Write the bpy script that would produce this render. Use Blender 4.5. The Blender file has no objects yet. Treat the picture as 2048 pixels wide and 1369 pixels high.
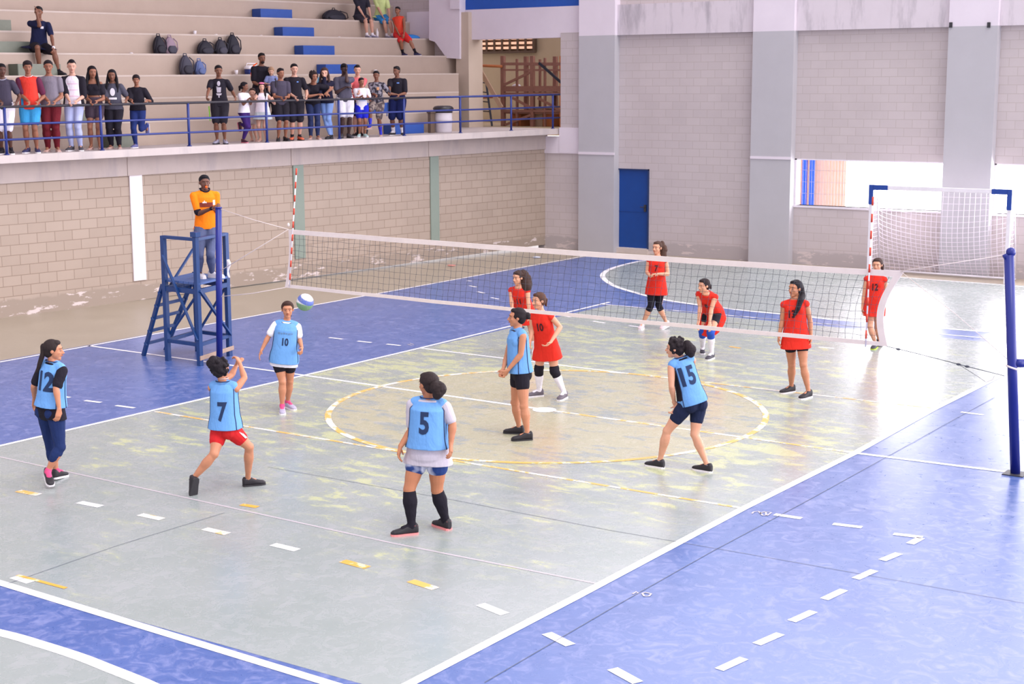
import bpy, bmesh, math, random
from mathutils import Vector, Matrix
from mathutils.bvhtree import BVHTree
random.seed(7)
S = bpy.context.scene
COL = S.collection
PI = math.pi
R_ = math.radians

# ------------------------------------------------------------------ camera
F_PX = 3057.638
CAM = Vector((11.3719, -17.3150, 4.4434))
YAW, PIT, ROL = -0.6026, 0.1667, -0.0041
_f = Vector((math.sin(YAW)*math.cos(PIT), math.cos(YAW)*math.cos(PIT), -math.sin(PIT)))
_r = Vector((math.cos(YAW), -math.sin(YAW), 0)); _u = _r.cross(_f)
_c, _s = math.cos(ROL), math.sin(ROL)
CR = _c*_r + _s*_u; CU = -_s*_r + _c*_u
cd = bpy.data.cameras.new('camera'); cam = bpy.data.objects.new('camera', cd); COL.objects.link(cam)
cam.matrix_world = Matrix(((CR.x, CU.x, -_f.x, CAM.x), (CR.y, CU.y, -_f.y, CAM.y), (CR.z, CU.z, -_f.z, CAM.z), (0, 0, 0, 1)))
cd.sensor_width = 36; cd.lens = F_PX*36/2048; cd.clip_end = 300
cd.dof.use_dof = True; cd.dof.focus_distance = 18.5; cd.dof.aperture_fstop = 5.0
S.camera = cam

# ------------------------------------------------------------------ light
W = bpy.data.worlds.new('daylight'); S.world = W; W.use_nodes = True
nt = W.node_tree; nt.nodes.clear()
def wn(t, **k):
    n = nt.nodes.new(t)
    for a, b in k.items(): setattr(n, a, b)
    return n
tc = wn('ShaderNodeTexCoord'); sx = wn('ShaderNodeSeparateXYZ'); nt.links.new(tc.outputs['Generated'], sx.inputs[0])
def wm(op, a, b=None, c=None):
    n = wn('ShaderNodeMath', operation=op)
    for i, v in enumerate((a, b, c)):
        if v is None: continue
        if isinstance(v, (int, float)): n.inputs[i].default_value = v
        else: nt.links.new(v, n.inputs[i])
    return n.outputs[0]
# bright open sky low on the far side and to the open right side, softer overhead (the court is left unroofed)
side = wm('MAXIMUM', wm('ADD', wm('MULTIPLY', sx.outputs[0], 0.58), wm('MULTIPLY', sx.outputs[1], 0.95)), 0.0)
low = wm('POWER', wm('SUBTRACT', 1.0, wm('ABSOLUTE', sx.outputs[2])), 1.3)
stg = wm('ADD', 0.80, wm('MULTIPLY', wm('MULTIPLY', side, low), 4.0))
bgn = wn('ShaderNodeBackground'); bgn.inputs[0].default_value = (0.97, 0.93, 1.0, 1)
nt.links.new(stg, bgn.inputs[1])
wo = wn('ShaderNodeOutputWorld'); nt.links.new(bgn.outputs[0], wo.inputs[0])
sd = bpy.data.lights.new('soft_sun', 'SUN'); sd.energy = 0.9; sd.angle = R_(25); sd.color = (1, .97, .95)
so = bpy.data.objects.new('soft_sun', sd); COL.objects.link(so)
so.rotation_euler = Vector((-0.45, 0.25, -1.0)).to_track_quat('-Z', 'Y').to_euler()
S.view_settings.view_transform = 'Standard'; S.view_settings.look = 'None'
S.view_settings.exposure = 0.76; S.view_settings.gamma = 1; S.view_settings.use_curve_mapping = False

# ------------------------------------------------------------------ measuring (photo pixel -> place in the hall)
def ray(px, py):
    return CR*((px-1024)/F_PX) + CU*(-(py-684.5)/F_PX) + _f
FH = Vector((_f.x, _f.y, 0)).normalized(); RH = Vector((FH.y, -FH.x, 0)); UP = Vector((0, 0, 1))
def onz(px, py, z=0.0):
    d = ray(px, py); return CAM + d*((z-CAM.z)/d.z)
def onx(px, py, x):
    d = ray(px, py); return CAM + d*((x-CAM.x)/d.x)
def ony(px, py, y):
    d = ray(px, py); return CAM + d*((y-CAM.y)/d.y)
def ondepth(px, py, D):
    d = ray(px, py); return CAM + d*(D/d.dot(FH))
def depth(p): return (Vector(p)-CAM).dot(FH)
# gallery frame: s along the left wall, d back from its face
GO = Vector((-13.55, 1, 0)); GT = Vector((1.8, 16.7, 0)).normalized(); GN = Vector((-GT.y, GT.x, 0))
def G(s, d, z): return GO + GT*s + GN*d + UP*(z + .0065*s)
def gs(px, py, d):
    dd = ray(px, py); k = GN.dot(GO + GN*d - CAM)/GN.dot(dd); p = CAM + dd*k
    s = (p-GO).dot(GT); return s, p.z - .0065*s
SLAB = 3.16

# ------------------------------------------------------------------ materials
MATS = {}
def srgb(c):
    return tuple((x/12.92 if x <= .04045 else ((x+.055)/1.055)**2.4) for x in [v/255 for v in c])
class NT:
    def __init__(s, name):
        s.m = bpy.data.materials.new(name); s.m.use_nodes = True; s.t = s.m.node_tree
        s.b = s.t.nodes['Principled BSDF']; s.co = s.t.nodes.new('ShaderNodeTexCoord').outputs['Object']
    def n(s, t, ins=None, **k):
        n = s.t.nodes.new(t)
        for a, b in k.items(): setattr(n, a, b)
        for a, v in (ins or {}).items(): s.set(n.inputs[a], v)
        return n
    def set(s, sock, v):
        if isinstance(v, bpy.types.NodeSocket): s.t.links.new(v, sock)
        else: sock.default_value = v
    def math(s, op, a, b=0.0, clamp=False):
        return s.n('ShaderNodeMath', {0: a, 1: b}, operation=op, use_clamp=clamp).outputs[0]
    def mix(s, f, a, b):
        n = s.n('ShaderNodeMix', data_type='RGBA'); s.set(n.inputs['Factor'], f)
        for k, v in ((6, a), (7, b)):
            s.set(n.inputs[k], v if isinstance(v, bpy.types.NodeSocket) else tuple(v)+((1,) if len(v) == 3 else ()))
        return n.outputs[2]
    def noise(s, scale, detail=4, rough=.55, vec=None, stretch=None, dist=0.0):
        v = vec if vec is not None else s.co
        if stretch: v = s.n('ShaderNodeMapping', {'Vector': v, 'Scale': stretch}).outputs[0]
        return s.n('ShaderNodeTexNoise', {'Vector': v, 'Scale': scale, 'Detail': detail, 'Roughness': rough, 'Distortion': dist}).outputs[0]
    def ramp(s, v, lo, hi):
        return s.n('ShaderNodeMapRange', {0: v, 1: lo, 2: hi}, clamp=True).outputs[0]
    def bump(s, h, strength=.3, dist=.01):
        s.set(s.b.inputs['Normal'], s.n('ShaderNodeBump', {'Height': h, 'Strength': strength, 'Distance': dist}).outputs[0])
    def out(s, base, rough=.6, spec=.5, **k):
        s.set(s.b.inputs['Base Color'], base if isinstance(base, bpy.types.NodeSocket) else tuple(base)+(1,))
        s.set(s.b.inputs['Roughness'], rough); s.set(s.b.inputs['Specular IOR Level'], spec)
        for a, v in k.items(): s.set(s.b.inputs[a.replace('_', ' ')], v)
        return s.m
def mat(name, rgb, rough=.6, spec=.4, var=.10, scale=8, bump=0.0, metal=0.0, **k):
    """plain material of the given sRGB colour with a little procedural unevenness"""
    if name in MATS: return MATS[name]
    w = NT(name); c = srgb(rgb)
    n = w.noise(scale)
    col = w.mix(n, [x*(1-var) for x in c], [min(1, x*(1+var)) for x in c])
    if bump: w.bump(w.noise(scale*6), bump, .004)
    MATS[name] = w.out(col, rough, spec, Metallic=metal, **k)
    return MATS[name]
def cloth(name, rgb, rough=.85):
    if name in MATS: return MATS[name]
    w = NT(name); c = srgb(rgb)
    fold = w.noise(9, 3, .5, stretch=(1, 1, .45), dist=.6)
    col = w.mix(w.noise(40), [x*.93 for x in c], [min(1, x*1.07) for x in c])
    w.bump(fold, .75, .03)
    MATS[name] = w.out(col, rough, .2)
    return MATS[name]
def hairm(name, rgb):
    if name in MATS: return MATS[name]
    w = NT(name); c = srgb(rgb)
    n = w.noise(60, 5, .7, stretch=(1, 1, .25), dist=.5)
    w.bump(n, .9, .01)
    MATS[name] = w.out(w.mix(n, [x*.6 for x in c], [min(1, x*1.4) for x in c]), .65, .18)
    return MATS[name]
def skinm(rgb):
    name = 'skin_%d_%d_%d' % rgb
    if name in MATS: return MATS[name]
    w = NT(name); c = srgb(rgb)
    col = w.mix(w.noise(12), [c[0]*.93, c[1]*.9, c[2]*.88], [min(1, c[0]*1.06), c[1]*1.05, c[2]*1.05])
    MATS[name] = w.out(col, .5, .35, Subsurface_Weight=.0)
    return MATS[name]

# ------------------------------------------------------------------ mesh builder
class MB:
    def __init__(s): s.v = []; s.f = []; s.mi = []; s.cur = 0
    def add(s, vs, fs):
        o = len(s.v); s.v += [Vector(v) for v in vs]; s.f += [[o+i for i in f] for f in fs]; s.mi += [s.cur]*len(fs)
        return s
    def box(s, lo, hi):
        x0, y0, z0 = lo; x1, y1, z1 = hi
        return s.add([(x0, y0, z0), (x1, y0, z0), (x1, y1, z0), (x0, y1, z0), (x0, y0, z1), (x1, y0, z1), (x1, y1, z1), (x0, y1, z1)],
                     [(0, 3, 2, 1), (4, 5, 6, 7), (0, 1, 5, 4), (1, 2, 6, 5), (2, 3, 7, 6), (3, 0, 4, 7)])
    def hexa(s, p):   # 8 corners, bottom ring then top ring
        return s.add(p, [(0, 3, 2, 1), (4, 5, 6, 7), (0, 1, 5, 4), (1, 2, 6, 5), (2, 3, 7, 6), (3, 0, 4, 7)])
    def gbox(s, s0, s1, d0, d1, z0, z1):
        return s.hexa([G(s0, d0, z0), G(s1, d0, z0), G(s1, d1, z0), G(s0, d1, z0), G(s0, d0, z1), G(s1, d0, z1), G(s1, d1, z1), G(s0, d1, z1)])
    def beam(s, a, b, w, h=None, up=UP):
        a = Vector(a); b = Vector(b); h = h or w; d = (b-a).normalized()
        if abs(d.dot(up)) > .98: up = Vector((0, 1, 0))
        x = d.cross(up).normalized()*w/2; y = x.cross(d).normalized()*h/2
        return s.add([a-x-y, a+x-y, a+x+y, a-x+y, b-x-y, b+x-y, b+x+y, b-x+y],
                     [(0, 3, 2, 1), (4, 5, 6, 7), (0, 1, 5, 4), (1, 2, 6, 5), (2, 3, 7, 6), (3, 0, 4, 7)])
    def tube(s, pts, r, n=8, caps=True):
        pts = [Vector(p) for p in pts]; m = len(pts); rs = r if isinstance(r, (list, tuple)) else [r]*m
        vs = []; x = None
        for i, p in enumerate(pts):
            d = (pts[min(i+1, m-1)]-pts[max(i-1, 0)]).normalized()
            if x is None: x = d.orthogonal().normalized()
            x = (x - d*x.dot(d)).normalized(); y = d.cross(x)
            vs += [p + (x*math.cos(2*PI*k/n)+y*math.sin(2*PI*k/n))*rs[i] for k in range(n)]
        fs = [(i*n+k, i*n+(k+1) % n, (i+1)*n+(k+1) % n, (i+1)*n+k) for i in range(m-1) for k in range(n)]
        if caps: fs += [tuple(reversed(range(n))), tuple((m-1)*n+k for k in range(n))]
        return s.add(vs, fs)
    def rings(s, rings, n=20, power=2.0):
        """rings: (centre, lateral vec, front vec, a lateral, b front, c back)"""
        vs = []
        for c, l, f, a, b, cc in rings:
            for k in range(n):
                t = 2*PI*k/n; ct, st = math.cos(t), math.sin(t)
                e = 2/power
                x = math.copysign(abs(ct)**e, ct)*a; y = math.copysign(abs(st)**e, st)*(b if st > 0 else cc)
                vs.append(Vector(c) + l*x + f*y)
        m = len(rings)
        fs = [(i*n+k, i*n+(k+1) % n, (i+1)*n+(k+1) % n, (i+1)*n+k) for i in range(m-1) for k in range(n)]
        fs += [tuple(reversed(range(n))), tuple((m-1)*n+k for k in range(n))]
        return s.add(vs, fs)
    def ell(s, c, l, f, u, a, b, h, n=16, m=9, noise=0.0):
        rs = []
        for i in range(m+1):
            t = -PI/2 + PI*i/m; t = max(-1.5, min(1.5, t)); k = math.cos(t)*(1+random.uniform(-noise, noise))
            rs.append((Vector(c)+u*(math.sin(t)*h), l, f, a*k, b*k, b*k))
        return s.rings(rs, n)
    def seg(s, p, q, prof, n=14):
        """round limb from p to q; prof = [(t, radius)], rounded ends"""
        p = Vector(p); q = Vector(q); d = (q-p); L = d.length or 1e-4; d = d/L
        x = d.orthogonal().normalized(); y = d.cross(x)
        r0, r1 = prof[0][1], prof[-1][1]; st = []
        for k in (0.05, .5, .8, .95): st.append((-r0*math.sqrt(max(0, 1-k*k)), r0*k))
        N = 10
        for i in range(N+1):
            t = prof[0][0] + (prof[-1][0]-prof[0][0])*i/N
            for (ta, ra), (tb, rb) in zip(prof, prof[1:]):
                if ta <= t <= tb+1e-9:
                    h = (t-ta)/(tb-ta); h = h*h*(3-2*h); st.append((t*L, ra+(rb-ra)*h)); break
        e = prof[-1][0]*L
        for k in (.95, .8, .5, .05): st.append((e+r1*math.sqrt(max(0, 1-k*k)), r1*k))
        off = prof[0][0]*L
        st = [(a+(off if i < 4 else 0), r) for i, (a, r) in enumerate(st)]
        return s.rings([(p+d*a, x, y, r, r, r) for a, r in st], n)
    def build(s, name, m, parent=None, base=None, smooth=False, voxel=None, sm=4, bevel=0):
        me = bpy.data.meshes.new(name)
        if base is None: base = parent['_b'] if parent is not None and '_b' in parent else (0, 0, 0)
        b = Vector(base)
        me.from_pydata([v-b for v in s.v], [], s.f); me.update()
        ms = m if isinstance(m, (list, tuple)) else [m]
        for x in ms: me.materials.append(x)
        if len(ms) > 1: me.polygons.foreach_set('material_index', s.mi)
        if smooth or voxel: me.polygons.foreach_set('use_smooth', [True]*len(me.polygons))
        o = bpy.data.objects.new(name, me); COL.objects.link(o)
        if parent is not None: o.parent = parent
        else: o.location = b
        if parent is not None and parent.type == 'MESH': o.location = (0, 0, 0)
        o['_b'] = list(b)
        if voxel:
            r = o.modifiers.new('r', 'REMESH'); r.mode = 'VOXEL'; r.voxel_size = voxel; r.use_smooth_shade = True
            if sm:
                q = o.modifiers.new('s', 'SMOOTH'); q.factor = .5; q.iterations = sm
            TOBAKE.append(o)
        elif bevel:
            q = o.modifiers.new('b', 'BEVEL'); q.width = bevel; q.segments = 2; q.limit_method = 'ANGLE'
        return o
TOBAKE = []
def bake():
    bpy.context.view_layer.update()
    dg = bpy.context.evaluated_depsgraph_get()
    out = [(o, bpy.data.meshes.new_from_object(o.evaluated_get(dg), depsgraph=dg)) for o in TOBAKE]
    for o, me in out:
        old = o.data; o.modifiers.clear(); o.data = me; me.name = old.name
        if len(me.polygons): me.polygons.foreach_set('use_smooth', [True]*len(me.polygons))
    TOBAKE.clear()
def thing(name, label, cat, base=(0, 0, 0), group=None):
    o = bpy.data.objects.new(name, None); COL.objects.link(o); o.empty_display_size = .2
    o.location = base; o['_b'] = list(base); o['label'] = label; o['category'] = cat
    if group: o['group'] = group
    return o
def tag(o, label, cat, group=None, kind=None):
    if label: o['label'] = label
    if cat: o['category'] = cat
    if group: o['group'] = group
    if kind: o['kind'] = kind
    return o
def struct(o, label=None):
    o['kind'] = 'structure'
    if label: o['label'] = label
    return o

# ------------------------------------------------------------------ setting: floor with its paint
def floor_mats():
    out = []
    # worn concrete apron
    w = NT('apron concrete'); n = w.noise(1.2, 6, .6); n2 = w.noise(14, 4)
    c = w.mix(n, srgb((146, 134, 118)), srgb((172, 160, 144))); c = w.mix(w.ramp(n2, .55, .8), c, srgb((150, 138, 122)))
    out.append(w.out(c, w.math('ADD', .30, w.math('MULTIPLY', n, .2)), .45))
    # blue court paint with scuffs, their lavender also painting in reflected light
    w = NT('blue court paint'); n = w.noise(1.1, 6, .62); sc = w.noise(4.5, 7, .68, stretch=(1, 1.0, 1), dist=1.6)
    c = w.mix(n, srgb((54, 80, 144)), srgb((76, 104, 168)))
    c = w.mix(w.math('MULTIPLY', w.ramp(sc, .48, .68), .5), c, srgb((150, 154, 198)))
    fine = w.noise(9, 5, .7, stretch=(1.0, 3.0, 1), dist=2.5)
    c = w.mix(w.math('MULTIPLY', w.ramp(fine, .60, .70), .35), c, srgb((50, 70, 140)))
    w.bump(w.noise(5, 5, .7, dist=1), .12, .01)
    out.append(w.out(c, w.math('ADD', .18, w.math('MULTIPLY', sc, .26)), .8))
    # green court paint: the old yellow coat shows through in ragged patches
    def green(name, dens, gap, old=(192, 196, 146)):
        w = NT(name); n = w.noise(.9, 5, .6)
        c = w.mix(n, srgb((132, 144, 139)), srgb((160, 165, 166)))
        v = w.n('ShaderNodeMapping', {'Vector': w.co, 'Rotation': (0, 0, .62), 'Scale': (1.0, 2.1, 1)}).outputs[0]
        big = w.noise(.42, 3, .5); rag = w.noise(1.9, 9, .72, vec=v, dist=.4)
        sep = w.n('ShaderNodeSeparateXYZ', {0: w.co})
        dx = w.math('MULTIPLY', w.math('SUBTRACT', sep.outputs[0], -.6), .19); dy = w.math('MULTIPLY', w.math('SUBTRACT', sep.outputs[1], .9), .17)
        rr = w.math('ADD', w.math('MULTIPLY', dx, dx), w.math('MULTIPLY', dy, dy))
        lev = w.math('SUBTRACT', w.math('ADD', w.math('MULTIPLY', rag, 1.0), w.math('MULTIPLY', big, .35)), w.math('MULTIPLY', rr, gap))
        m = w.math('ADD', w.math('MULTIPLY', w.ramp(lev, dens, dens+.05), .75), w.math('MULTIPLY', w.ramp(lev, dens-.10, dens+.02), .25))
        c = w.mix(w.math('MULTIPLY', m, .8), c, srgb(old))
        dust_glare = w.noise(5, 6, .7, dist=1.2)
        c = w.mix(w.math('MULTIPLY', w.ramp(dust_glare, .50, .80), .30), c, srgb((192, 186, 194)))  # pale dust mottle, with floor glare painted into its whitening
        w.bump(w.noise(6, 5, .7, dist=1), .10, .01)
        return w.out(c, w.math('ADD', .15, w.math('MULTIPLY', dust_glare, .24)), .9)
    out.append(green('green court paint', .65, .085))
    out.append(green('green goal area paint', 1.2, .1))
    out.append(green('rubbed centre circle paint', .60, .03, (182, 176, 142)))
    # line paint: white, and white rubbed down to an older orange line
    w = NT('white line paint'); out.append(w.out(w.mix(w.ramp(w.noise(16, 5, .7), .60, .78), srgb((238, 232, 238)), srgb((190, 186, 190))), .4, .4))
    w = NT('white over orange line paint'); out.append(w.out(w.mix(w.ramp(w.noise(2.3, 6, .7), .47, .53), srgb((235, 225, 222)), srgb((230, 176, 92))), .4, .4))
    w = NT('orange line paint'); out.append(w.out(w.mix(w.ramp(w.noise(6, 6, .7), .55, .6), srgb((226, 165, 66)), srgb((225, 205, 170))), .4, .4))
    w = NT('faint pink line paint'); out.append(w.out(w.mix(w.noise(6, 6, .7), srgb((205, 190, 200)), srgb((170, 168, 170))), .4, .4))
    w = NT('slab joint'); out.append(w.out(w.mix(w.noise(6), srgb((76, 84, 100)), srgb((110, 116, 128))), .7, .2))
    return out
APR, BLU, GRN, GGA, CIR, WHT, WOR, ORA, PNK, JNT = range(10)
fl = MB()
def poly(pts, z, mi):
    fl.cur = mi; fl.add([(p[0], p[1], z) for p in pts], [tuple(range(len(pts)))])
def strip(pts, w, z, mi, closed=False):
    pts = [Vector((p[0], p[1], 0)) for p in pts]; L = []; m = len(pts)
    for i in range(m):
        a = pts[(i-1) % m if closed else max(i-1, 0)]; b = pts[(i+1) % m if closed else min(i+1, m-1)]
        d = (b-a).normalized(); nrm = Vector((-d.y, d.x, 0))*w/2; L.append((pts[i]-nrm, pts[i]+nrm))
    fl.cur = mi
    vs = [v for ab in L for v in ((ab[0].x, ab[0].y, z), (ab[1].x, ab[1].y, z))]
    fl.add(vs, [(2*i, 2*((i+1) % m), 2*((i+1) % m)+1, 2*i+1) for i in range(m if closed else m-1)])
def pz(l): return [onz(x, y) for x, y in l]
def smooth_pts(p, n=6):
    out = []
    for i in range(len(p)-1):
        a, b, c, d = p[max(i-1, 0)], p[i], p[i+1], p[min(i+2, len(p)-1)]
        for k in range(n):
            t = k/n; out.append(.5*((2*b)+(c-a)*t+(2*a-5*b+4*c-d)*t*t+(3*b-a-3*c+d)*t**3))
    return out+[p[-1]]
YE = 16.85
poly([(-16, -24), (18, -24), (18, 19.5), (-16, 19.5)], 0, APR)
poly([(-9.6, -24), (11.5, -24), (11.5, YE), (-9.6, YE)], .001, BLU)
farc = smooth_pts(pz([(1279, 523), (1252, 529), (1225, 537), (1210, 544.5), (1205, 552.5), (1212, 562), (1230, 573), (1257, 582), (1291, 591.5), (1327, 600), (1364, 606), (1401, 611), (1450, 617), (1511, 624), (1564, 629), (1626, 635.5), (1677, 641), (1779, 648.5), (1862, 656), (1950, 662.5), (2048, 670)]))
farc = [Vector((farc[0].x+.3, YE, 0))] + farc + [Vector((6.3, 11.9, 0)), Vector((7.4, 14, 0)), Vector((7.7, YE, 0))]
narc = smooth_pts(pz([(-420, 1190), (-200, 1222), (0, 1267), (78, 1289), (156, 1314), (215, 1337), (289, 1367), (360, 1402), (450, 1460), (560, 1560)]))
narc = [Vector((-7.6, -20, 0)), Vector((-6.6, -14, 0))] + narc + [Vector((8, -20, 0))]
poly([(-4.5, -8.97), (4.5, -8.97), (4.5, 8.9), (-4.5, 9.25)], .002, GRN)
poly(list(reversed(farc)), .002, GGA); poly(list(reversed(narc)), .002, GGA)
cc = [(0.03+3.0*math.cos(2*PI*i/96), 3.0*math.sin(2*PI*i/96)) for i in range(96)]
poly(cc, .0025, CIR)
def line(a, b, w, mi, ext=(0, 0), z=.004, n=12):
    a, b = onz(*a), onz(*b); d = (b-a).normalized(); a = a-d*ext[0]; b = b+d*ext[1]
    strip([a+(b-a)*i/n for i in range(n+1)], w, z, mi)
line((0, 725), (1140, 518), .07, WHT, (12, .9))                              # outer touch line
line((175, 692), (605, 751), .07, WHT); line((605, 751), (1088, 820), .07, WHT); line((1088, 820), (1710, 907), .065, WOR)
line((1710, 907), (2030, 947), .08, WHT, (0, 4))                             # half-way line
strip([(-4.52, y) for y in (-9, -6, -3, 0)] + [onz(840, 697), onz(1219, 605)], .07, .0045, WHT)
strip([onz(810, 1374), onz(1150, 1197), onz(1487, 1018), onz(1710, 907), onz(1870, 818), onz(1992, 757), (4.5, 9.0)], .095, .0045, WHT)
line((0, 1167), (350, 1274), .10, WHT, (5, 2.35))
line((1203, 609), (1950, 675), .06, WHT, (0, 1.0))
line((310, 824), (870, 916), .055, WOR); line((870, 916), (1487, 1018), .055, WOR)
line((840, 697), (1290, 752), .06, WHT); line((1290, 752), (1870, 818), .05, WOR)
line((0, 915), (782, 1087), .03, PNK, (.8, 0)); line((782, 1087), (1210, 1172), .03, PNK)
strip(farc, .12, .004, WHT); strip(narc, .12, .004, WHT)
strip([(0.03+3.0*math.cos(2*PI*i/96), 3.0*math.sin(2*PI*i/96)) for i in range(96)], .085, .005, WOR, True)
poly([(.165*math.cos(2*PI*i/24), .165*math.sin(2*PI*i/24)) for i in range(24)], .0055, WHT)
line((1771, 553), (2048, 574), .08, WHT, (7.5, 4))
nd = [(57, 987), (180, 1010), (302, 1035), (432, 1064), (570, 1096), (710, 1130), (846, 1171), (985, 1220), (1117, 1280), (1250, 1353)]
def dash(p, d, L, w, mi):
    d = Vector((d.x, d.y, 0)).normalized(); strip([p-d*L/2, p+d*L/2], w, .0045, mi)
for i, q in enumerate(nd):
    a = onz(*nd[max(i-1, 0)]); b = onz(*nd[min(i+1, len(nd)-1)])
    dash(onz(*q), b-a, .33, .10, [WOR, WHT, WOR, WOR, WHT, ORA, WOR, WHT, WHT, WHT][i])
dash(onz(499, 1013), onz(520, 1016)-onz(475, 1009), .22, .08, ORA)
line((28, 1155), (62, 1166), .10, WHT); line((35, 1152), (132, 1178), .045, ORA, z=.0048)
for a, b in [((1549, 1030), (1603, 1038)), ((1666, 1049), (1724, 1056)), ((1787, 1069), (1845, 1076)), ((1764, 1122), (1798, 1108)), ((1711, 1159), (1749, 1142)), ((1648, 1200), (1688, 1181)), ((1583, 1244), (1627, 1224)), ((1513, 1290), (1561, 1269)), ((1438, 1341), (1488, 1318)), ((1820, 1089), (1842, 1077))]:
    line(a, b, .085, WHT)
for a, b in [((658, 676), (685, 679)), ((715, 683), (743, 686)), ((773, 689), (801, 692)), ((125, 794), (140, 796)), ((170, 802), (202, 806)), ((232, 812), (269, 817)),
             ((933, 562), (943, 563)), ((939, 572), (953, 575)), ((955, 584), (969, 587)), ((982, 596), (998, 599)), ((1119, 631), (1141, 635)), ((1186, 643), (1210, 647)), ((1258, 652), (1280, 655)),
             ((1637, 695), (1668, 698)), ((1852, 714), (1888, 718)), ((1922, 825), (1967, 831)), ((2020, 836), (2060, 842))]:
    line(a, b, .07, WHT)
line((1459, 694), (1481, 697), .07, ORA)
for L in ([(16, 1169), (234, 1093), (449, 1027)], [(969, 1367), (1220, 1220), (1427, 1103), (1620, 1000), (1990, 795)], [(535, 935), (900, 1000), (1220, 1062), (1392, 1091.6), (1493, 1109), (1618, 1131), (2048, 1208)]):
    strip(pz(L), .007, .0052, JNT)
def mark(st):
    for s_ in st: strip(pz([(1220+x/5.12, 990+y/5.12) for x, y in s_]), .02, .0053, PNK)
mark([[(330, 1015), (350, 1045), (400, 1045), (422, 1020), (360, 1006), (330, 1015)], [(232, 1022), (272, 998), (287, 1016)]])
mark([[(1455, 198), (1470, 180), (1520, 173), (1545, 200)], [(1540, 190), (1562, 217), (1610, 217), (1652, 187), (1590, 178), (1540, 190)], [(1595, 178), (1600, 217)]])
mark([[(-2075, -1540), (-2030, -1525)], [(-2050, -1550), (-2010, -1535)]])
floor = struct(fl.build('floor', floor_mats()))

# ------------------------------------------------------------------ setting: walls
def cmu(name, c1, c2, mort, basepaint=True, course=.20, off=0.0):
    """concrete blockwork in its own object space: x along the wall, z up"""
    w = NT(name); sp = w.n('ShaderNodeSeparateXYZ', {0: w.co})
    v = w.n('ShaderNodeCombineXYZ', {0: sp.outputs[0], 1: w.math('ADD', sp.outputs[2], off), 2: 0.0}).outputs[0]
    br = w.n('ShaderNodeTexBrick', {'Vector': v, 'Color1': srgb(c1)+(1,), 'Color2': srgb(c2)+(1,), 'Mortar': srgb(mort)+(1,), 'Scale': 1.0, 'Mortar Size': .008, 'Mortar Smooth': .25, 'Bias': 0.0, 'Brick Width': .40, 'Row Height': course})
    st = w.noise(.7, 6, .6)
    c = w.mix(w.math('MULTIPLY', w.ramp(st, .45, .7), .25), br.outputs[0], srgb(tuple(int(x*.86) for x in c1)))
    if basepaint:
        edge = w.math('ADD', sp.outputs[2], w.math('MULTIPLY', w.noise(2.2, 5, .6), .18))
        pl = w.mix(w.ramp(w.noise(2.6, 7, .68, stretch=(.6, 1, 2.2)), .56, .60), srgb(tuple(int(x*.90) for x in c1)), srgb((208, 194, 192)))
        c = w.mix(w.ramp(edge, .44, .40), c, pl)
    w.bump(br.outputs[1], -.35, .01)
    return w.out(c, .75, .25)
def concrete(name, c1, c2, streak=0.0):
    w = NT(name); n = w.noise(1.6, 7, .62)
    c = w.mix(n, srgb(c1), srgb(c2))
    if streak:
        s_ = w.noise(2.4, 6, .65, stretch=(1, 1, .18)); c = w.mix(w.math('MULTIPLY', w.ramp(s_, .5, .66), streak), c, srgb((140, 134, 142)))
    w.bump(w.noise(10, 4), .15, .01)
    return w.out(c, .7, .3)
mLW = cmu('gallery wall blockwork', (172, 155, 142), (166, 149, 136), (138, 121, 109))
mFW = cmu('end wall blockwork', (200, 189, 190), (195, 184, 185), (184, 172, 170), True, .20)
mPIL = concrete('grey painted pillar', (180, 177, 182), (190, 187, 193))
mBEAM = concrete('stained concrete beam', (206, 196, 202), (222, 212, 220), .55)
mWHT = concrete('off white concrete', (218, 208, 218), (232, 222, 232))
mLB = concrete('gallery edge beam concrete', (170, 156, 150), (190, 176, 172), .3)
mSLB = concrete('pale slab concrete', (182, 170, 166), (204, 192, 190), .25)
mSTEP = concrete('bleacher concrete', (172, 153, 140), (186, 167, 154))
mEDGE = concrete('worn step edge', (182, 164, 152), (210, 196, 188))

ang = math.atan2(GT.y, GT.x)
def wallobj(o, angle, origin):
    """keep the geometry where it is but give the object an origin and axis along the wall, so the block courses run true"""
    M = Matrix.Translation(Vector(origin)) @ Matrix.Rotation(angle, 4, 'Z'); o.data.transform(M.inverted()); o.matrix_world = M; return o
ZS = SLAB
wl = MB(); wl.gbox(-6, 17.05, 0, .25, -.02, ZS-.15)
wallobj(struct(wl.build('wall_left', mLW)), ang, G(0, 0, 0))
b = MB(); b.gbox(-6, 17.05, -.04, .0, 2.60, ZS-.15)
for px in (255, 583, 858):
    s0 = gs(px, 330, -.05)[0]; b.gbox(s0+.0, s0+.30, -.055, -.04, 2.60, ZS-.155)
struct(b.build('trim_1', mLB))
mpw = concrete('white painted strip', (222, 214, 222), (236, 228, 234)); mpg = concrete('grey green painted strip', (126, 138, 128), (140, 150, 140))
for i, (px, py, m, z0) in enumerate([(257, 345, mpw, .40), (585, 345, mpg, .44), (859, 330, mpg, .42)]):
    s0 = gs(px, py, 0)[0]; b = MB(); b.gbox(s0, s0+.31, -.03, 0, z0, 2.60); struct(b.build('trim_%d' % (i+2), m))
# gallery slab with its overhanging edge
b = MB(); b.gbox(-6, 17.1, -.45, 9.0, ZS-.15, ZS)
struct(b.build('floor_gallery', mSLB))
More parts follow.
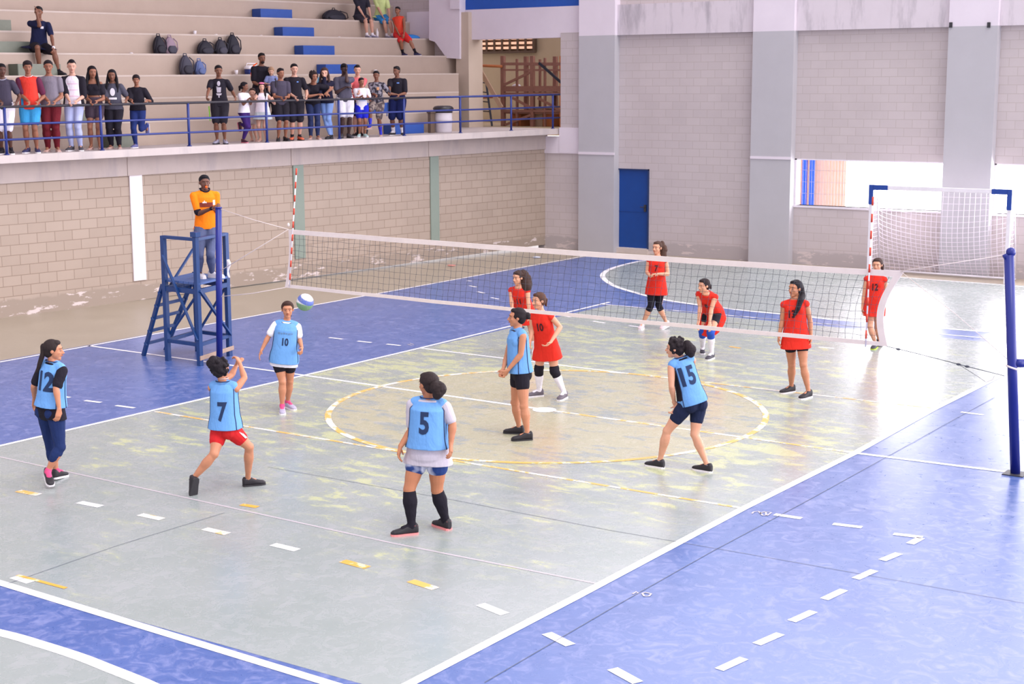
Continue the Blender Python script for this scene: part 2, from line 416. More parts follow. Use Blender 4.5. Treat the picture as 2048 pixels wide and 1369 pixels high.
# bleachers
NST = 9; D0 = .9; TR = .75; RS = .49
SR = [gs(px, 150, D0+TR*k)[0] for k, px in enumerate((917, 917, 917, 913, 870, 860, 858, 858, 858))]
tops = [ZS+.52+RS*k for k in range(NST)]
b = MB()
for k in range(NST):
    b.cur = 0; b.gbox(-6, SR[k]-(.0 if k < 3 else .05*0), D0+TR*k, D0+TR*(k+1)+(.3 if k == NST-1 else 0), ZS if k == 0 else tops[k-1]-.3, tops[k])
    b.cur = 1; b.gbox(-6, SR[k], D0+TR*k-.006, D0+TR*k, tops[k]-.035, tops[k]+.004)
struct(b.build('floor_bleachers', [mSTEP, mEDGE]))
def tread(k): return tops[k-1] if k > 0 else ZS       # surface in front of riser k
# half-height aisle steps, blue on one aisle, grey green on the other
mbs = mat('blue step paint', (38, 78, 160), .5, .4, .15); mgs = mat('grey green step paint', (128, 132, 120), .6, .3, .12); mgd = mat('shaded grey green step', (92, 100, 88), .6, .3)  # second green is a shaded copy for the left end faces
BLS = 'blue half steps of the aisle'; 
names = ['at gallery level', 'one row up', 'two rows up', 'three rows up behind the heads', 'four rows up', 'five rows up', 'topmost']
for k, px in [(0, 785), (1, 714), (3, 652), (4, 608), (5, 568), (6, 525)]:
    d1 = D0+TR*k; z = tread(k); s0 = gs(px, 150, d1-.36)[0]
    b = MB(); b.gbox(s0, s0+1.10, d1-.36, d1-.008, z, z+.25); o = b.build('aisle_step', mbs, base=G(s0, d1-.36, z), bevel=.012)
    tag(o, 'blue painted concrete half step of the bleacher aisle, ' + names[k], 'step', BLS)
for k, px0, px1 in [(0, 213, 265), (1, 158, 186), (3, 36, 122), (4, -30, 73), (5, -60, 28)]:
    d1 = D0+TR*k; z = tread(k); s0 = gs(px0, 150, d1-.36)[0]; s1 = gs(px1, 150, d1-.36)[0]; sm = s0+(s1-s0)*.18
    b = MB(); b.cur = 1; b.gbox(s0, s0+.02, d1-.36, d1-.008, z, z+.25); b.cur = 0; b.gbox(s0+.02, s1, d1-.36, d1-.008, z, z+.25)
    o = b.build('aisle_step', [mgs, mgd], base=G(s0, d1-.36, z)); tag(o, 'grey green half step of the aisle, ' + {0: 'at gallery level behind the girl in black trousers', 1: 'one row up', 3: 'just above the spectators heads', 4: 'below the seated man', 5: 'beside the seated man and topmost'}[k], 'step', 'grey green half steps of the aisle')

# end wall: pillars stand proud of recessed blockwork
YP, YW = 17.75, 18.0
def fx(px, py=400, y=None):
    p = ony(px, py, YW if y is None else y); return p.x, p.z
x1a, x1b = fx(1157, 300, YP)[0], fx(1228, 300, YP)[0]
x2a, x2b = fx(1501, 300, YP)[0], fx(1582, 300, YP)[0]
x3a, x3b = fx(1887, 300, YP)[0], fx(1984, 300, YP)[0]
zb = fx(1400, 66, YP)[1]         # underside of the beam
zwt, zwb = 2.62, 1.47            # window head and sill
xdr0, xdr1 = fx(1233, 420)[0], fx(1298, 420)[0]; zd = 2.24
wf = MB(); T = .25; xl = fx(1125, 300)[0]
def fb(x0, x1, z0, z1, y0=YW, m=wf): m.box((x0, y0, z0), (x1, y0+T, z1))
fb(-11.95, x1a+.3, -.02, 2.66, YW-.1); fb(xl, x1a+.3, 2.66, zb+.1, YW-.1)
fb(x1b-.3, xdr0, -.02, zb+.1); fb(xdr0, xdr1, zd, zb+.1); fb(xdr1, x2a+.3, -.02, zb+.1)
fb(x2a+.3, x2b+.0, -.02, zb+.1)
fb(x2b, x3a, -.02, zwb); fb(x2b, x3a, zwt, zb+.1); fb(x3a, x3b, -.02, zb+.1)
XR = 12.0
WINS = [(x2b, x3a), (x3b, x3b+3.4), (x3b+4.4, x3b+7.8), (x3b+8.8, XR)]  # openings past the second are unseen, added to brighten the floor
for i in (1, 2, 3):
    a, c = WINS[i]; fb(a, c, -.02, zwb); fb(a, c, zwt, zb+.1)
    if i < 3: fb(c, WINS[i+1][0], -.02, zb+.1)
o = struct(wf.build('wall_far', mFW)); wallobj(o, 0, (x1b, YW, 0))
PW = x3b-x3a
for i, (a, c, hi) in enumerate([(x1a, x1b, 1), (x2a, x2b, 1), (x3a, x3b, 0), (x3b+3.4, x3b+4.4, 0), (x3b+7.8, x3b+8.8, 0)]):
    b = MB(); b.cur = 0; b.box((a, YP, 0), (c, YW+T+.05, zb)); b.cur = 1; b.box((a+.0, YP, zb), (c, YW+T+.05, 7.8))
    if hi: b.box((a-.0, YP-.02, 2.60), (c+.02, YP, 2.665))
    struct(b.build('trim_%d' % (5+i), [mPIL, mWHT]))
b = MB(); b.box((x1b, YW-.13, zb), (x2a, YW+T, zb+.78)); b.box((x2b, YW-.13, zb), (x3a, YW+T, zb+.95)); b.box((x3b, YW-.13, zb), (XR, YW+T, zb+.95))
struct(b.build('trim_10', mBEAM))
b = MB(); b.box((-16.5, YW-.06, zb-.02), (x1a, YW+T+.1, zb+.80)); b.box((-12.2, YW-.13, 2.60), (x1a, YW+.1, 3.06)); b.box((xl-.02, YW-.14, 2.62), (x1a, YW+.1, 3.30)); struct(b.build('trim_11', mWHT))
b = MB(); b.box((x1b, YW+.02, zb+.78), (XR, YW+T, 7.8)); wallobj(struct(b.build('wall_far_upper', mFW)), 0, (x1b, YW, 0))
# blue panel over the store room opening
b = MB(); xq = fx(926, 10)[0]; b.box((xq, YW-.02, zb+.80), (fx(1161, 5)[0], YW+.1, 8.2)); o = b.build('wall_panel', mat('blue panel paint', (42, 88, 178), .6, .3, .08, 3), base=((xq+x1a)/2, YW, zb+.8)); struct(o)
# two small dark fixing brackets on the third pillar
for px in (1902, 1978):
    x, z = fx(px, 50, YP); b = MB(); b.box((x-.035, YP-.03, z-.06), (x+.035, YP, z+.06)); b.box((x-.02, YP-.05, z-.02), (x+.02, YP-.03, z+.02))
    tag(b.build('wall_bracket', mat('dark steel', (58, 56, 62), .5), base=(x, YP, z)), 'small dark steel bracket high on the third pillar, ' + ('its inner edge' if px < 1950 else 'its outer edge near the frame corner'), 'bracket', 'brackets on the third pillar')
# column between bleachers and store room, with the raking bleacher frame
mCOL = concrete('beige column', (190, 172, 156), (204, 186, 170))
ca, cb_ = fx(918, 200, 17.9)[0], fx(943, 200, 17.9)[0]
b = MB(); b.cur = 0; b.box((ca, 17.78, ZS), (cb_, 18.45, 6.45)); b.cur = 1
def side(pts, y0, y1):
    P = [ony(px, py, y0) for px, py in pts]; Q = [Vector((p.x, y1, p.z)) for p in P]; n = len(P)
    b.add(P+Q, [tuple(range(n))]+[tuple(reversed(range(n, 2*n)))]+[(i, i+n, (i+1) % n+n, (i+1) % n) for i in range(n)])
side([(858, -30), (858, 80), (870, 84), (893, 116), (919, 118), (919, -30)], 17.70, 18.4)
side([(919, 18), (919, -60), (900, -60), (900, 18)], 17.6, 17.70)
struct(b.build('trim_12', [mCOL, mWHT]))
# store room behind the opening
mOL = concrete('olive store room wall', (176, 160, 130), (188, 172, 142))
b = MB(); b.box((-19, 23.5, ZS), (-8, 23.7, 8.5)); struct(b.build('wall_store_room', mOL))
b = MB(); b.box((-8.2, 18.4, ZS+.1), (-8.0, 23.5, 6.2)); struct(b.build('wall_store_side', mOL))
b = MB(); b.box((-19, 18.3, ZS-.1), (-8, 23.5, ZS+.1)); struct(b.build('floor_store_room', mOL))
b = MB(); b.gbox(-6, 17.6, D0+TR*NST+.3, D0+TR*NST+.5, ZS, 11.0); wallobj(struct(b.build('wall_gallery_back', mFW)), ang, G(0, D0+TR*NST+.3, 0))
b = MB(); b.box((-24, 18.10, ZS), (ca+.02, 18.3, 9.0)); wallobj(struct(b.build('wall_gallery_end', mFW)), 0, (-24, 18.1, 0))
# louvred opening in its back wall
p0 = ony(945, 74, 23.4); p1 = ony(1069, 100, 23.4); t = thing('louvre_window', 'louvred vent panel glowing with daylight high in the store room', 'window', (p0.x, 23.4, p1.z)); struct(t)
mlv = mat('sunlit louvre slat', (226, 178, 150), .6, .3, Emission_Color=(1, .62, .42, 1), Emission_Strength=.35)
nW = 8; wd = (p1.x-p0.x)/nW
for i in range(nW):
    b = MB()
    for k in range(7): z = p1.z + (k+.3)*(7.0-.2-p1.z)/7*.8; b.box((p0.x+i*wd+.05, 23.34, z), (p0.x+(i+1)*wd-.05, 23.42, z+.075))
    b.build('louvre_panel', mlv, t)
b = MB(); b.box((p0.x-.05, 23.42, p1.z-.05), (p1.x+.05, 23.46, 6.9)); b.box((p0.x-.05, 23.3, p1.z-.09), (p1.x+.05, 23.44, p1.z-.02))
for i in range(nW+1): b.box((p0.x+i*wd-.03, 23.32, p1.z-.02), (p0.x+i*wd+.03, 23.42, 6.9))
b.build('louvre_frame', mat('dark louvre frame', (92, 74, 58), .7), t)

# door
mdoor = mat('blue door paint', (14, 66, 142), .45, .4, .12, 5)
dr = thing('door_1', 'blue sheet metal door in the end wall', 'door', ((xdr0+xdr1)/2, YW, 0)); struct(dr)
b = MB(); b.box((xdr0+.03, YW+.04, .14), (xdr1-.04, YW+.09, zd-.02)); b.box((xdr0+.03, YW+.03, 1.1), (xdr1-.04, YW+.04, 1.12)); b.build('door_leaf', mdoor, dr, bevel=.004)
b = MB(); b.box((xdr0-.0, YW-.015, 0.10), (xdr0+.03, YW+.1, zd)); b.box((xdr1-.04, YW-.015, .10), (xdr1, YW+.1, zd)); b.box((xdr0, YW-.015, zd-.03), (xdr1, YW+.1, zd)); b.build('door_frame', mat('dark blue frame', (40, 58, 100), .5), dr)
b = MB(); b.box((xdr0-.02, YW-.08, 0.0), (xdr1+.0, YW+.2, .13)); b.build('door_sill', mat('pale sill', (206, 192, 186), .7), dr)
b = MB(); b.box((xdr1-.16, YW+.0, 1.12), (xdr1-.10, YW+.04, 1.3)); b.tube([(xdr1-.13, YW-.03, 1.24), (xdr1-.25, YW-.03, 1.24)], .012); b.tube([(xdr1-.13, YW+.02, 1.24), (xdr1-.13, YW-.03, 1.24)], .012); b.build('door_handle', mat('dark steel', (58, 56, 62)), dr)

# windows: plaster reveal, steel frame with a wire grille
mfr = mat('white window frame', (226, 218, 226), .6); mgr = mat('grey grille wire', (176, 170, 178), .6, metal=.2)
for i, (a, c) in enumerate(WINS):
    t = thing('window_%d' % (i+1), 'barred opening in the end wall', 'window', ((a+c)/2, YW, zwb)); struct(t)
    b = MB(); b.box((a, YW-.02, zwb-.05), (c, YW+T, zwb+.0)); b.box((a, YW+.0, zwb), (a+.05, YW+T, zwt)); b.box((c-.05, YW+.0, zwb), (c, YW+T, zwt)); b.box((a, YW, zwt-.03), (c, YW+T, zwt))
    b.build('window_frame', mfr, t)
    b = MB(); n = int((c-a)/.075)
    for k in range(1, n): x = a+(c-a)*k/n; b.beam((x, YW+.17, zwb), (x, YW+.17, zwt), .006)
    for k in range(1, 4): z = zwb+(zwt-zwb)*k/4; b.beam((a, YW+.17, z), (c, YW+.17, z), .008)
    b.build('grille', mgr, t)
# what stands outside the first window: a boarded hut side with blue posts, plants and a pale yard wall
b = MB(); q0 = ony(1588, 330, 22.5); q1 = ony(1690, 330, 22.5)
for k in range(16):
    x = q0.x+.05+(q1.x-q0.x)*k/16; b.box((x, 22.5, 0), (x+(q1.x-q0.x)/16-.02, 22.56, 3.6))
tag(b.build('board_fence', mat('peach boards', (226, 186, 166), .7, Emission_Color=(1, .75, .6, 1), Emission_Strength=.0), base=(q0.x, 22.5, 0)), 'peach board fence of upright slats outside the barred window', 'fence')
for px in (1609, 1624):
    p = ony(px, 370, 22.3); b = MB(); b.box((p.x-.055, 22.25, 0), (p.x+.055, 22.35, 3.6)); b.box((p.x-.09, 22.22, 0), (p.x+.09, 22.38, .1))
    tag(b.build('fence_post', mat('bright blue post paint', (40, 96, 235), .5), base=(p.x, 22.3, 0)), 'bright blue post in front of the board fence, ' + ('the one farther from the goal' if px < 1615 else 'the one nearer the goal'), 'post', 'blue posts outside the window')

# unseen roof over the gallery side, added to darken the left of the hall
b = MB(); b.box((-26, -24, 11.0), (-9.5, 24, 11.2)); struct(b.build('shade_ceiling', mWHT))
b = MB(); b.box((-26.2, -24, 3), (-26, 24, 11.0)); struct(b.build('wall_left_outer', mCOL))
# lamps added at the openings, seen and unseen, for daylight and floor glare
for a, c in ((WINS[0][0]+1.7, WINS[0][1]), WINS[1], WINS[2], WINS[3]):
    ld = bpy.data.lights.new('window_daylight', 'AREA'); ld.shape = 'RECTANGLE'; ld.size = c-a; ld.size_y = zwt-zwb; ld.energy = 75*(c-a); ld.color = (1, .97, 1)
    lo_ = bpy.data.objects.new('window_daylight', ld); COL.objects.link(lo_); lo_.location = ((a+c)/2, YW+.55, (zwt+zwb)/2+.15); lo_.rotation_euler = Vector((0, -1, -.38)).to_track_quat('-Z', 'Z').to_euler()

# ------------------------------------------------------------------ gallery railing
mRB = mat('railing blue paint', (34, 50, 122), .4, .5, .12, 6); mRK = mat('worn black hand rail', (48, 44, 52), .5, .4)
rl = thing('railing', 'blue tubular safety railing along the gallery edge with a dark hand rail', 'railing', G(8, -.35, ZS))
for s in (-1.7, .43, 2.56, 4.73, 6.86, 9.04, 11.18, 13.2, 15.17, 16.9):
    b = MB(); b.tube([G(s, -.35, ZS), G(s, -.35, 4.06)], .028, 10); b.tube([G(s, -.35, ZS), G(s, -.35, ZS+.02)], .05, 10); b.build('post', mRB, rl, smooth=True)
for z, r, n in ((3.74, .022, 'mid_rail'), (3.45, .022, 'low_rail')):
    b = MB(); b.tube([G(s, -.35, z) for s in (-3, 3, 8, 13, 17.2)], r, 10); b.build(n, mRB, rl, smooth=True)
b = MB(); b.tube([G(s, -.35, 4.07) for s in (-3, 3, 8, 12.3)], .026, 10); b.build('hand_rail', mRK, rl, smooth=True)['label'] = 'dark worn hand rail'
b = MB(); b.tube([G(s, -.35, 4.07) for s in (12.3, 15, 17.2)], .026, 10); b.build('hand_rail', mRB, rl, smooth=True)['label'] = 'blue hand rail'

# ------------------------------------------------------------------ umpire stand
mUB = mat('umpire stand blue paint', (14, 56, 112), .42, .5, .18, 7); mUP = mat('net post blue', (20, 34, 124), .4, .5, .1, 5)
mWD = mat('raw timber', (172, 146, 128), .7, .3, .15, 20)
A_ = onz(338, 722); B_ = onz(398, 731); C_ = onz(456, 712)
A_ = Vector((-7.27, -.17, 0)); B_ = Vector((-6.50, -.20, 0)); C_ = Vector((-6.76, .72, 0)); C_.z = 0; D_ = A_+(C_-B_)
ZP, ZR = 1.36, 2.06
us = thing('umpire_stand', 'blue wooden umpire stand with ladder and railed platform beside the net post', 'stand', (A_+C_)/2)
def ub(name, a, bb, w, h=None, m=None, lab=None):
    b = MB(); b.beam(a, bb, w, h); o = b.build(name, m or mUB, us, bevel=.004)
    if lab: o['label'] = lab
    return o
for P, zt in ((A_, ZR), (B_, ZR+.02), (C_, ZR+.0), (D_, ZP)):
    ub('leg', P, P+UP*zt, .075)
b = MB(); b.beam(B_+UP*(ZR+.02), B_+UP*(ZR+.10), .13, .11); b.build('post_cap', mUB, us, bevel=.006)
for P, Q in ((A_, B_), (B_, C_)): ub('guard_rail', P+UP*(ZR-.02), Q+UP*(ZR-.02), .07, .05)
for P, Q in ((A_, B_), (B_, C_), (C_, D_), (D_, A_)):
    ub('platform_rail', P+UP*(ZP-.16), Q+UP*(ZP-.16), .05, .08)
    ub('foot_rail', P+UP*.34, Q+UP*.34, .05, .06)
b = MB(); e1 = (B_-A_).normalized(); e2 = (C_-B_).normalized(); NP = 7
for k in range(NP):
    o0 = A_+e1*-.05+(B_-A_+e1*.1)*(k/NP); o1 = A_+e1*-.05+(B_-A_+e1*.1)*((k+.93)/NP); q = (C_-B_)
    lo = [o0, o1, o1+q, o0+q]; b.hexa([p+UP*(ZP-.05) for p in lo]+[p+UP*(ZP-.015) for p in lo])
b.build('platform', mat('blue platform boards', (70, 96, 150), .5, .4, .15, 9), us)
ub('brace', A_+UP*1.75-e2*.05, B_+UP*.42-e2*.05, .045, .03); ub('brace', B_+UP*1.22+e1*.05, C_+UP*.36+e1*.05, .045, .03)
ub('brace', D_+UP*1.2, C_+UP*.40, .04, .03); ub('brace', C_+UP*1.2, D_+UP*.3, .04, .03); ub('brace', D_+UP*1.75-e1*.02, A_+UP*1.1-e1*.02, .04, .03)
ub('brace', B_+UP*1.2+e2*.05, A_+UP*.40+e2*.05, .04, .03)
L0, L1 = onz(287, 712), onz(331, 701); T0, T1 = A_+UP*1.25-e1*.06, D_+UP*1.25-e1*.06
ub('ladder_stile', L0, T0, .05, .07); ub('ladder_stile', L1, T1, .05, .07)
for k in range(1, 6):
    f_ = k/5.6; ub('ladder_rung', L0+(T0-L0)*f_-e2*.06, L1+(T1-L1)*f_+e2*.06, .04, .05)
ub('bottom_board', B_+UP*.13+e1*.045-e2*.05, C_+UP*.13+e1*.045+e2*.08, .02, .07, mWD, 'bare timber board across the foot')
# cloth hanging from the far corner of the platform
b = MB(); q = C_+e1*.02
b.rings([(q+UP*(1.62-.05*i)+e1*(.02*math.sin(i*1.3)), e1, e2, .05+.02*math.sin(i*.9), .035, .03) for i in range(7)], 12)
tag(b.build('hanging_cloth', mat('white cloth', (232, 226, 232), .8), base=q+UP*1.4, smooth=True), 'white cloth tied to the umpire stand near his feet', 'cloth')

# ------------------------------------------------------------------ net posts
def crank(t, p, d):
    b = MB(); b.tube([p, p+d*.10], .05, 14); b.tube([p+d*.05, p+d*.17+UP*.03], .02); b.tube([p+d*.15, p+d*.16+UP*.16], .012); b.build('winch', mUP, t, smooth=True)
lb = Vector((-6.30, .03, 0)); lt = ony(437, 417, 0.0)
lp = thing('net_post', 'dark blue net post standing in front of the umpire stand', 'post', lb, 'net posts')
b = MB(); b.tube([lb, lt], .05, 16); b.build('pole', mUP, lp, smooth=True); b = MB(); b.tube([lt, lt+UP*.02], .055, 16); b.build('top_cap', mUP, lp, smooth=True)
b = MB(); b.tube([lb, lb+UP*.015], .09, 20); b.build('floor_plate', mat('dark steel', (58, 56, 62)), lp, smooth=True)
rb = Vector((6.45, .05, 0)); rt = ony(2018, 510, .05)
rp = thing('net_post', 'dark blue net post standing free in front of the goal', 'post', rb, 'net posts')
b = MB(); b.tube([rb, rt], .055, 16); b.build('pole', mUP, rp, smooth=True)
b = MB(); b.tube([rt-RH*.06-UP*.03, rt+RH*.0+UP*.0], .03, 12); b.ell(rt+RH*.02+UP*.03, RH, FH, UP, .055, .055, .055); b.build('pulley', mUP, rp, smooth=True)
pm_ = rb+(rt-rb)*.51; crank(rp, pm_+RH*.03, RH)
b = MB(); b.tube([pm_-UP*.05+RH*.06*math.cos(a)+FH*.06*math.sin(a)-UP*.02*math.cos(a) for a in [i*PI/6 for i in range(13)]], .012); b.build('rope_coil', mat('net tape white', (226, 212, 208), .7), rp, smooth=True)
b = MB(); b.box((rb.x-.12, rb.y-.12, 0.001), (rb.x+.12, rb.y+.12, .012)); b.build('floor_plate', mat('dark steel', (58, 56, 62)), rp)

# ------------------------------------------------------------------ volleyball net
mTAPE = mat('net tape white', (226, 212, 208), .7); mCORD = mat('net cord dark', (70, 72, 82), .8)
TL, BL_, TR_, BR = [ony(x, y, 0) for x, y in ((577, 459), (573, 575), (1801, 543), (1769, 692))]
vn = thing('volleyball_net', 'long volleyball net with white tapes stretched between the blue posts', 'net', (0, 0, 0))
def npnt(u, v):
    """u along the net, v up; the end edges are drawn in by the slack of the cords"""
    p = BL_.lerp(BR, u).lerp(TL.lerp(TR_, u), v)
    bow = .075*math.sin(PI*v)*(1 if u < .5 else -3.0)*abs(2*u-1)**14 if v > .001 else 0
    if u > .5: bow = -.14*math.sin(PI*v)*(2*u-1)**14
    else: bow = .05*math.sin(PI*(v*.8))*(1-2*u)**14
    return Vector((p.x+bow, .012*math.sin(u*37+v*3), p.z - .02*math.sin(PI*u)))
def ribbon(name, path, w, th, m):
    b = MB(); n = len(path); vs = []
    for i, (p, side_) in enumerate(path):
        for a, c in ((-1, -1), (1, -1), (1, 1), (-1, 1)): vs.append(p+side_*w/2*a+Vector((0, 1, 0))*th/2*c)
    fs = [(4*i+k, 4*i+(k+1) % 4, 4*i+4+(k+1) % 4, 4*i+4+k) for i in range(n-1) for k in range(4)]+[(3, 2, 1, 0), tuple(4*(n-1)+k for k in range(4))]
    b.add(vs, fs); return b.build(name, m, vn)
ribbon('top_tape', [(npnt(i/48, 1)-UP*.035, UP) for i in range(49)], .07, .012, mTAPE)
ribbon('bottom_tape', [(npnt(i/48, 0)+UP*.02, UP) for i in range(49)], .05, .012, mTAPE)
ribbon('side_tape', [(npnt(0, i/16), Vector((1, 0, 0))) for i in range(17)], .055, .014, mTAPE)
ribbon('side_tape', [(npnt(1, i/16), Vector((1, 0, 0))) for i in range(17)], .085, .014, mTAPE)
b = MB(); NX, NZ = 96, 9
for i in range(1, NX):
    b.tube([npnt(i/NX, .02+.93*j/6)+Vector((.010*math.sin(i*2.1+j*1.9), 0, 0)) for j in range(7)], .0023, 4, False)
for j in range(1, NZ):
    b.tube([npnt(i/64, .02+.93*j/NZ)+UP*.006*math.sin(i*2.7+j) for i in range(65)], .0023, 4, False)
o = b.build('mesh_cords', mCORD, vn); o['label'] = 'dark square cord mesh'
def rope(pts, r=.006, m=mTAPE, name='tie_rope'):
    b = MB(); b.tube(pts, r, 6); return b.build(name, m, vn, smooth=True)
rope([lt, lt.lerp(TL, .5)-UP*.015, TL]); rope([TL, TL.lerp(lb.lerp(lt, .60), .5)+UP*.0, lb.lerp(lt, .60)])
rope([BL_, BL_.lerp(lb.lerp(lt, .44), .5)-UP*.02, lb.lerp(lt, .44)])
rope([TR_, rt-RH*.03]); rope([TR_, TR_.lerp(pm_, .5)+UP*.03, pm_], .004)
q1 = ony(2008, 752, 0); rope([BR, BR.lerp(q1, .3)+UP*.005, BR.lerp(q1, .7), q1], .005, mCORD)
rope([BR.lerp(q1, .63)+UP*.0]+[ony(x, y, 0) for x, y in ((1958, 755), (1972, 765), (1985, 760), (1990, 750))], .003, mCORD)
b = MB(); 
for f_ in (.12, .63, .70): q = BR.lerp(q1, f_); b.ell(q, Vector((1, 0, 0)), Vector((0, 1, 0)), UP, .03, .018, .014, 8, 5)
b.build('knot', mCORD, vn, smooth=True)
b = MB(); b.ell(TL+UP*.07, Vector((1, 0, 0)), Vector((0, 1, 0)), UP, .02, .02, .03, 8, 5); b.build('knot', mTAPE, vn, smooth=True)
# antennas
mRED = mat('antenna red', (205, 70, 50), .5); mAW = mat('antenna white', (236, 226, 232), .5)
for a, c, lab in ((ony(579, 573, -.02), ony(593, 337, -.02), 'red and white striped net antenna near the umpire'), (ony(1731, 694, -.02), ony(1746, 394, -.02), 'red and white striped net antenna near the goal')):
    t = thing('net_antenna', lab, 'antenna', a, 'net antennas')
    b = MB(); b.tube([a, c], .010, 8); b.build('rod', mAW, t, smooth=True)['label'] = 'white rod'
    for k in range(1, 18, 2):
        b = MB(); b.tube([a.lerp(c, k/18), a.lerp(c, (k+1)/18)], .0125, 8); b.build('red_band', mRED, t, smooth=True)
# ------------------------------------------------------------------ goal
gt = thing('goal', 'white futsal goal with blue corner sleeves and white net before the end wall', 'goal', (-.4, 16.9, 0))
gy = 16.9; ZG = 2.06; gl = ony(1744, 373, gy).x; gr = ony(2021, 381, gy).x
mGW = mat('goal white paint', (232, 226, 234), .5); mGB = mat('goal corner blue', (30, 66, 150), .5)
for x in (gl, gr):
    b = MB(); b.box((x-.045, gy-.045, 0), (x+.045, gy+.045, ZG+.04)); b.build('goal_post', mGW, gt, bevel=.008)
b = MB(); b.box((gl-.045, gy-.045, ZG-.05), (gr+.045, gy+.045, ZG+.045)); b.build('crossbar', mGW, gt, bevel=.008)
for x, sg in ((gl, 1), (gr, -1)):
    b = MB(); b.box((x-.055, gy-.055, ZG-.40), (x+.055, gy+.055, ZG+.055)); xa, xb_ = sorted((x+sg*.05, x+sg*.40)); b.box((xa, gy-.055, ZG-.06), (xb_, gy+.055, ZG+.055)); b.build('corner_sleeve', mGB, gt)
yb = 17.6
for x in (gl, gr):
    b = MB(); b.tube([(x, gy, ZG), (x, gy+.30, ZG-.02), (x, yb, .06)], .02, 8); b.tube([(x, gy, .04), (x, yb, .04)], .02, 8); b.build('stay', mGW, gt, smooth=True)
b = MB(); b.tube([(gl, yb, .04), (gr, yb, .04)], .025, 8); b.build('ground_bar', mGW, gt, smooth=True)
def gn(u, v):      # v 0 at crossbar back, 1 at the ground: the sheet hangs slack in the middle
    x = gl+(gr-gl)*u; y = gy+.3+(yb-gy-.3)*v; z = ZG-.03-(ZG-.08)*v
    sag = math.sin(PI*u)**.7
    z -= .34*sag*math.sin(PI*min(1, v*1.0))*(1-.5*v); y -= .22*sag*math.sin(PI*v)
    return Vector((x, y, max(z, .05)))
def netsheet(fn, nu, nv, r, name):
    b = MB()
    for i in range(nu+1): b.tube([fn(i/nu, j/nv) for j in range(nv+1)], r, 4, False)
    for j in range(nv+1): b.tube([fn(i/nu, j/nv) for i in range(nu+1)], r, 4, False)
    return b.build(name, mat('goal net cord', (228, 218, 228), .8), gt)
netsheet(gn, 26, 19, .0065, 'back_net')
for x in (gl, gr):
    def sn(u, v, x=x):
        y0 = gy; y1 = gy+.3+(yb-gy-.3)*v; return Vector((x+.02*math.sin(5*v+2*u), y0+(y1-y0)*u, ZG-.05-(ZG-.1)*v))
    netsheet(sn, 5, 19, .006, 'side_net')

# ------------------------------------------------------------------ ball
bc = ondepth(610, 605, 18.6); t = thing('volleyball', 'white green and blue volleyball in the air in front of the girl in bib 10', 'ball', bc)
w = NT('volleyball panels'); sp = w.n('ShaderNodeSeparateXYZ', {0: w.co})
wv = w.math('SINE', w.math('MULTIPLY', w.math('ADD', sp.outputs[2], w.math('MULTIPLY', sp.outputs[0], .6)), 30))
low_ = w.ramp(w.math('ADD', sp.outputs[2], w.math('MULTIPLY', sp.outputs[0], .25)), .01, -.01)
c = w.mix(low_, srgb((222, 216, 222)), srgb((112, 150, 110))); c = w.mix(w.math('MULTIPLY', w.ramp(wv, .55, .75), .9), c, srgb((52, 84, 168)))
mb_ = w.out(c, .5, .3)
b = MB(); b.ell(bc, RH, FH, UP, .107, .107, .107, 32, 18); b.build('ball_shell', mb_, t, smooth=True)
b = MB()
for k in range(3):
    ax = [RH, FH, UP][k]; a1 = [FH, UP, RH][k]; a2 = [UP, RH, FH][k]
    for off in (-.035, .035):
        r = math.sqrt(.1075**2-off*off); b.tube([bc+ax*off+a1*(r*math.cos(q*PI/16))+a2*(r*math.sin(q*PI/16)) for q in range(33)], .0012, 4, False)
b.build('seam', mat('ball seam', (150, 150, 160), .6), t, smooth=True)

# ------------------------------------------------------------------ things on the bleachers
def on_step(px, k, dd=.2):
    """place on the tread in front of riser k, seen at photo column px"""
    d = D0+TR*k-dd; s, _ = gs(px, 100, d); z = tread(k); return G(s, d, z)
def bag(px, k, w, h, cols, label, lean=.15, dep=.22, name='backpack', grp='backpacks left on the bleachers'):
    p = on_step(px, k, dep*.75); t = thing(name, label, 'backpack', p, grp); L = GT; Fr = -GN
    b = MB(); n = 9
    rs = []
    for i in range(n+1):
        v = i/n; k_ = (math.sin(PI*min(1, (v*.80+.20)))**.45) if v < 1 else .25
        rs.append((p+UP*(h*v)+GN*(lean*h*v*.5), L, Fr, w/2*k_*(1-.25*v), dep/2*k_, dep/2*k_))
    b.rings(rs, 20, 2.8); b.build('pack_body', mat(*cols[0]), t, smooth=True)
    b = MB(); rs = [(p+UP*(h*(.06+.42*v))+GN*(lean*h*v*.2)+Fr*(dep*.42), L, Fr, w*.36*(math.sin(PI*(.2+.6*v))), .055, .02) for v in [i/5 for i in range(6)]]
    b.rings(rs, 16, 3); b.build('front_pocket', mat(*cols[-1]), t, smooth=True)
    b = MB(); q = p+UP*h*.97+GN*(lean*h*.5); b.tube([q-L*.05, q-L*.04+UP*.05, q+L*.04+UP*.05, q+L*.05], .012); b.build('top_handle', mat(*cols[0]), t, smooth=True)
    for sg in (-1, 1):
        b = MB(); b.tube([p+UP*h*.9+L*sg*w*.22+Fr*.02, p+UP*h*.7+L*sg*w*.44+Fr*dep*.3, p+UP*h*.3+L*sg*w*.52+Fr*dep*.2, p+UP*.05+L*sg*w*.46], .014, 6); b.build('strap', mat(*cols[0]), t, smooth=True)
K1 = ('black nylon', (34, 32, 44), .7); K2 = ('dusty mauve fabric', (150, 128, 142), .8); K3 = ('dark grey nylon', (66, 64, 78), .7); K4 = ('slate blue print', (98, 112, 158), .8); K5 = ('charcoal nylon', (48, 46, 58), .7)
bag(319, 4, .34, .44, [K1, K1], 'black backpack leaning behind a mauve one on the fourth row')
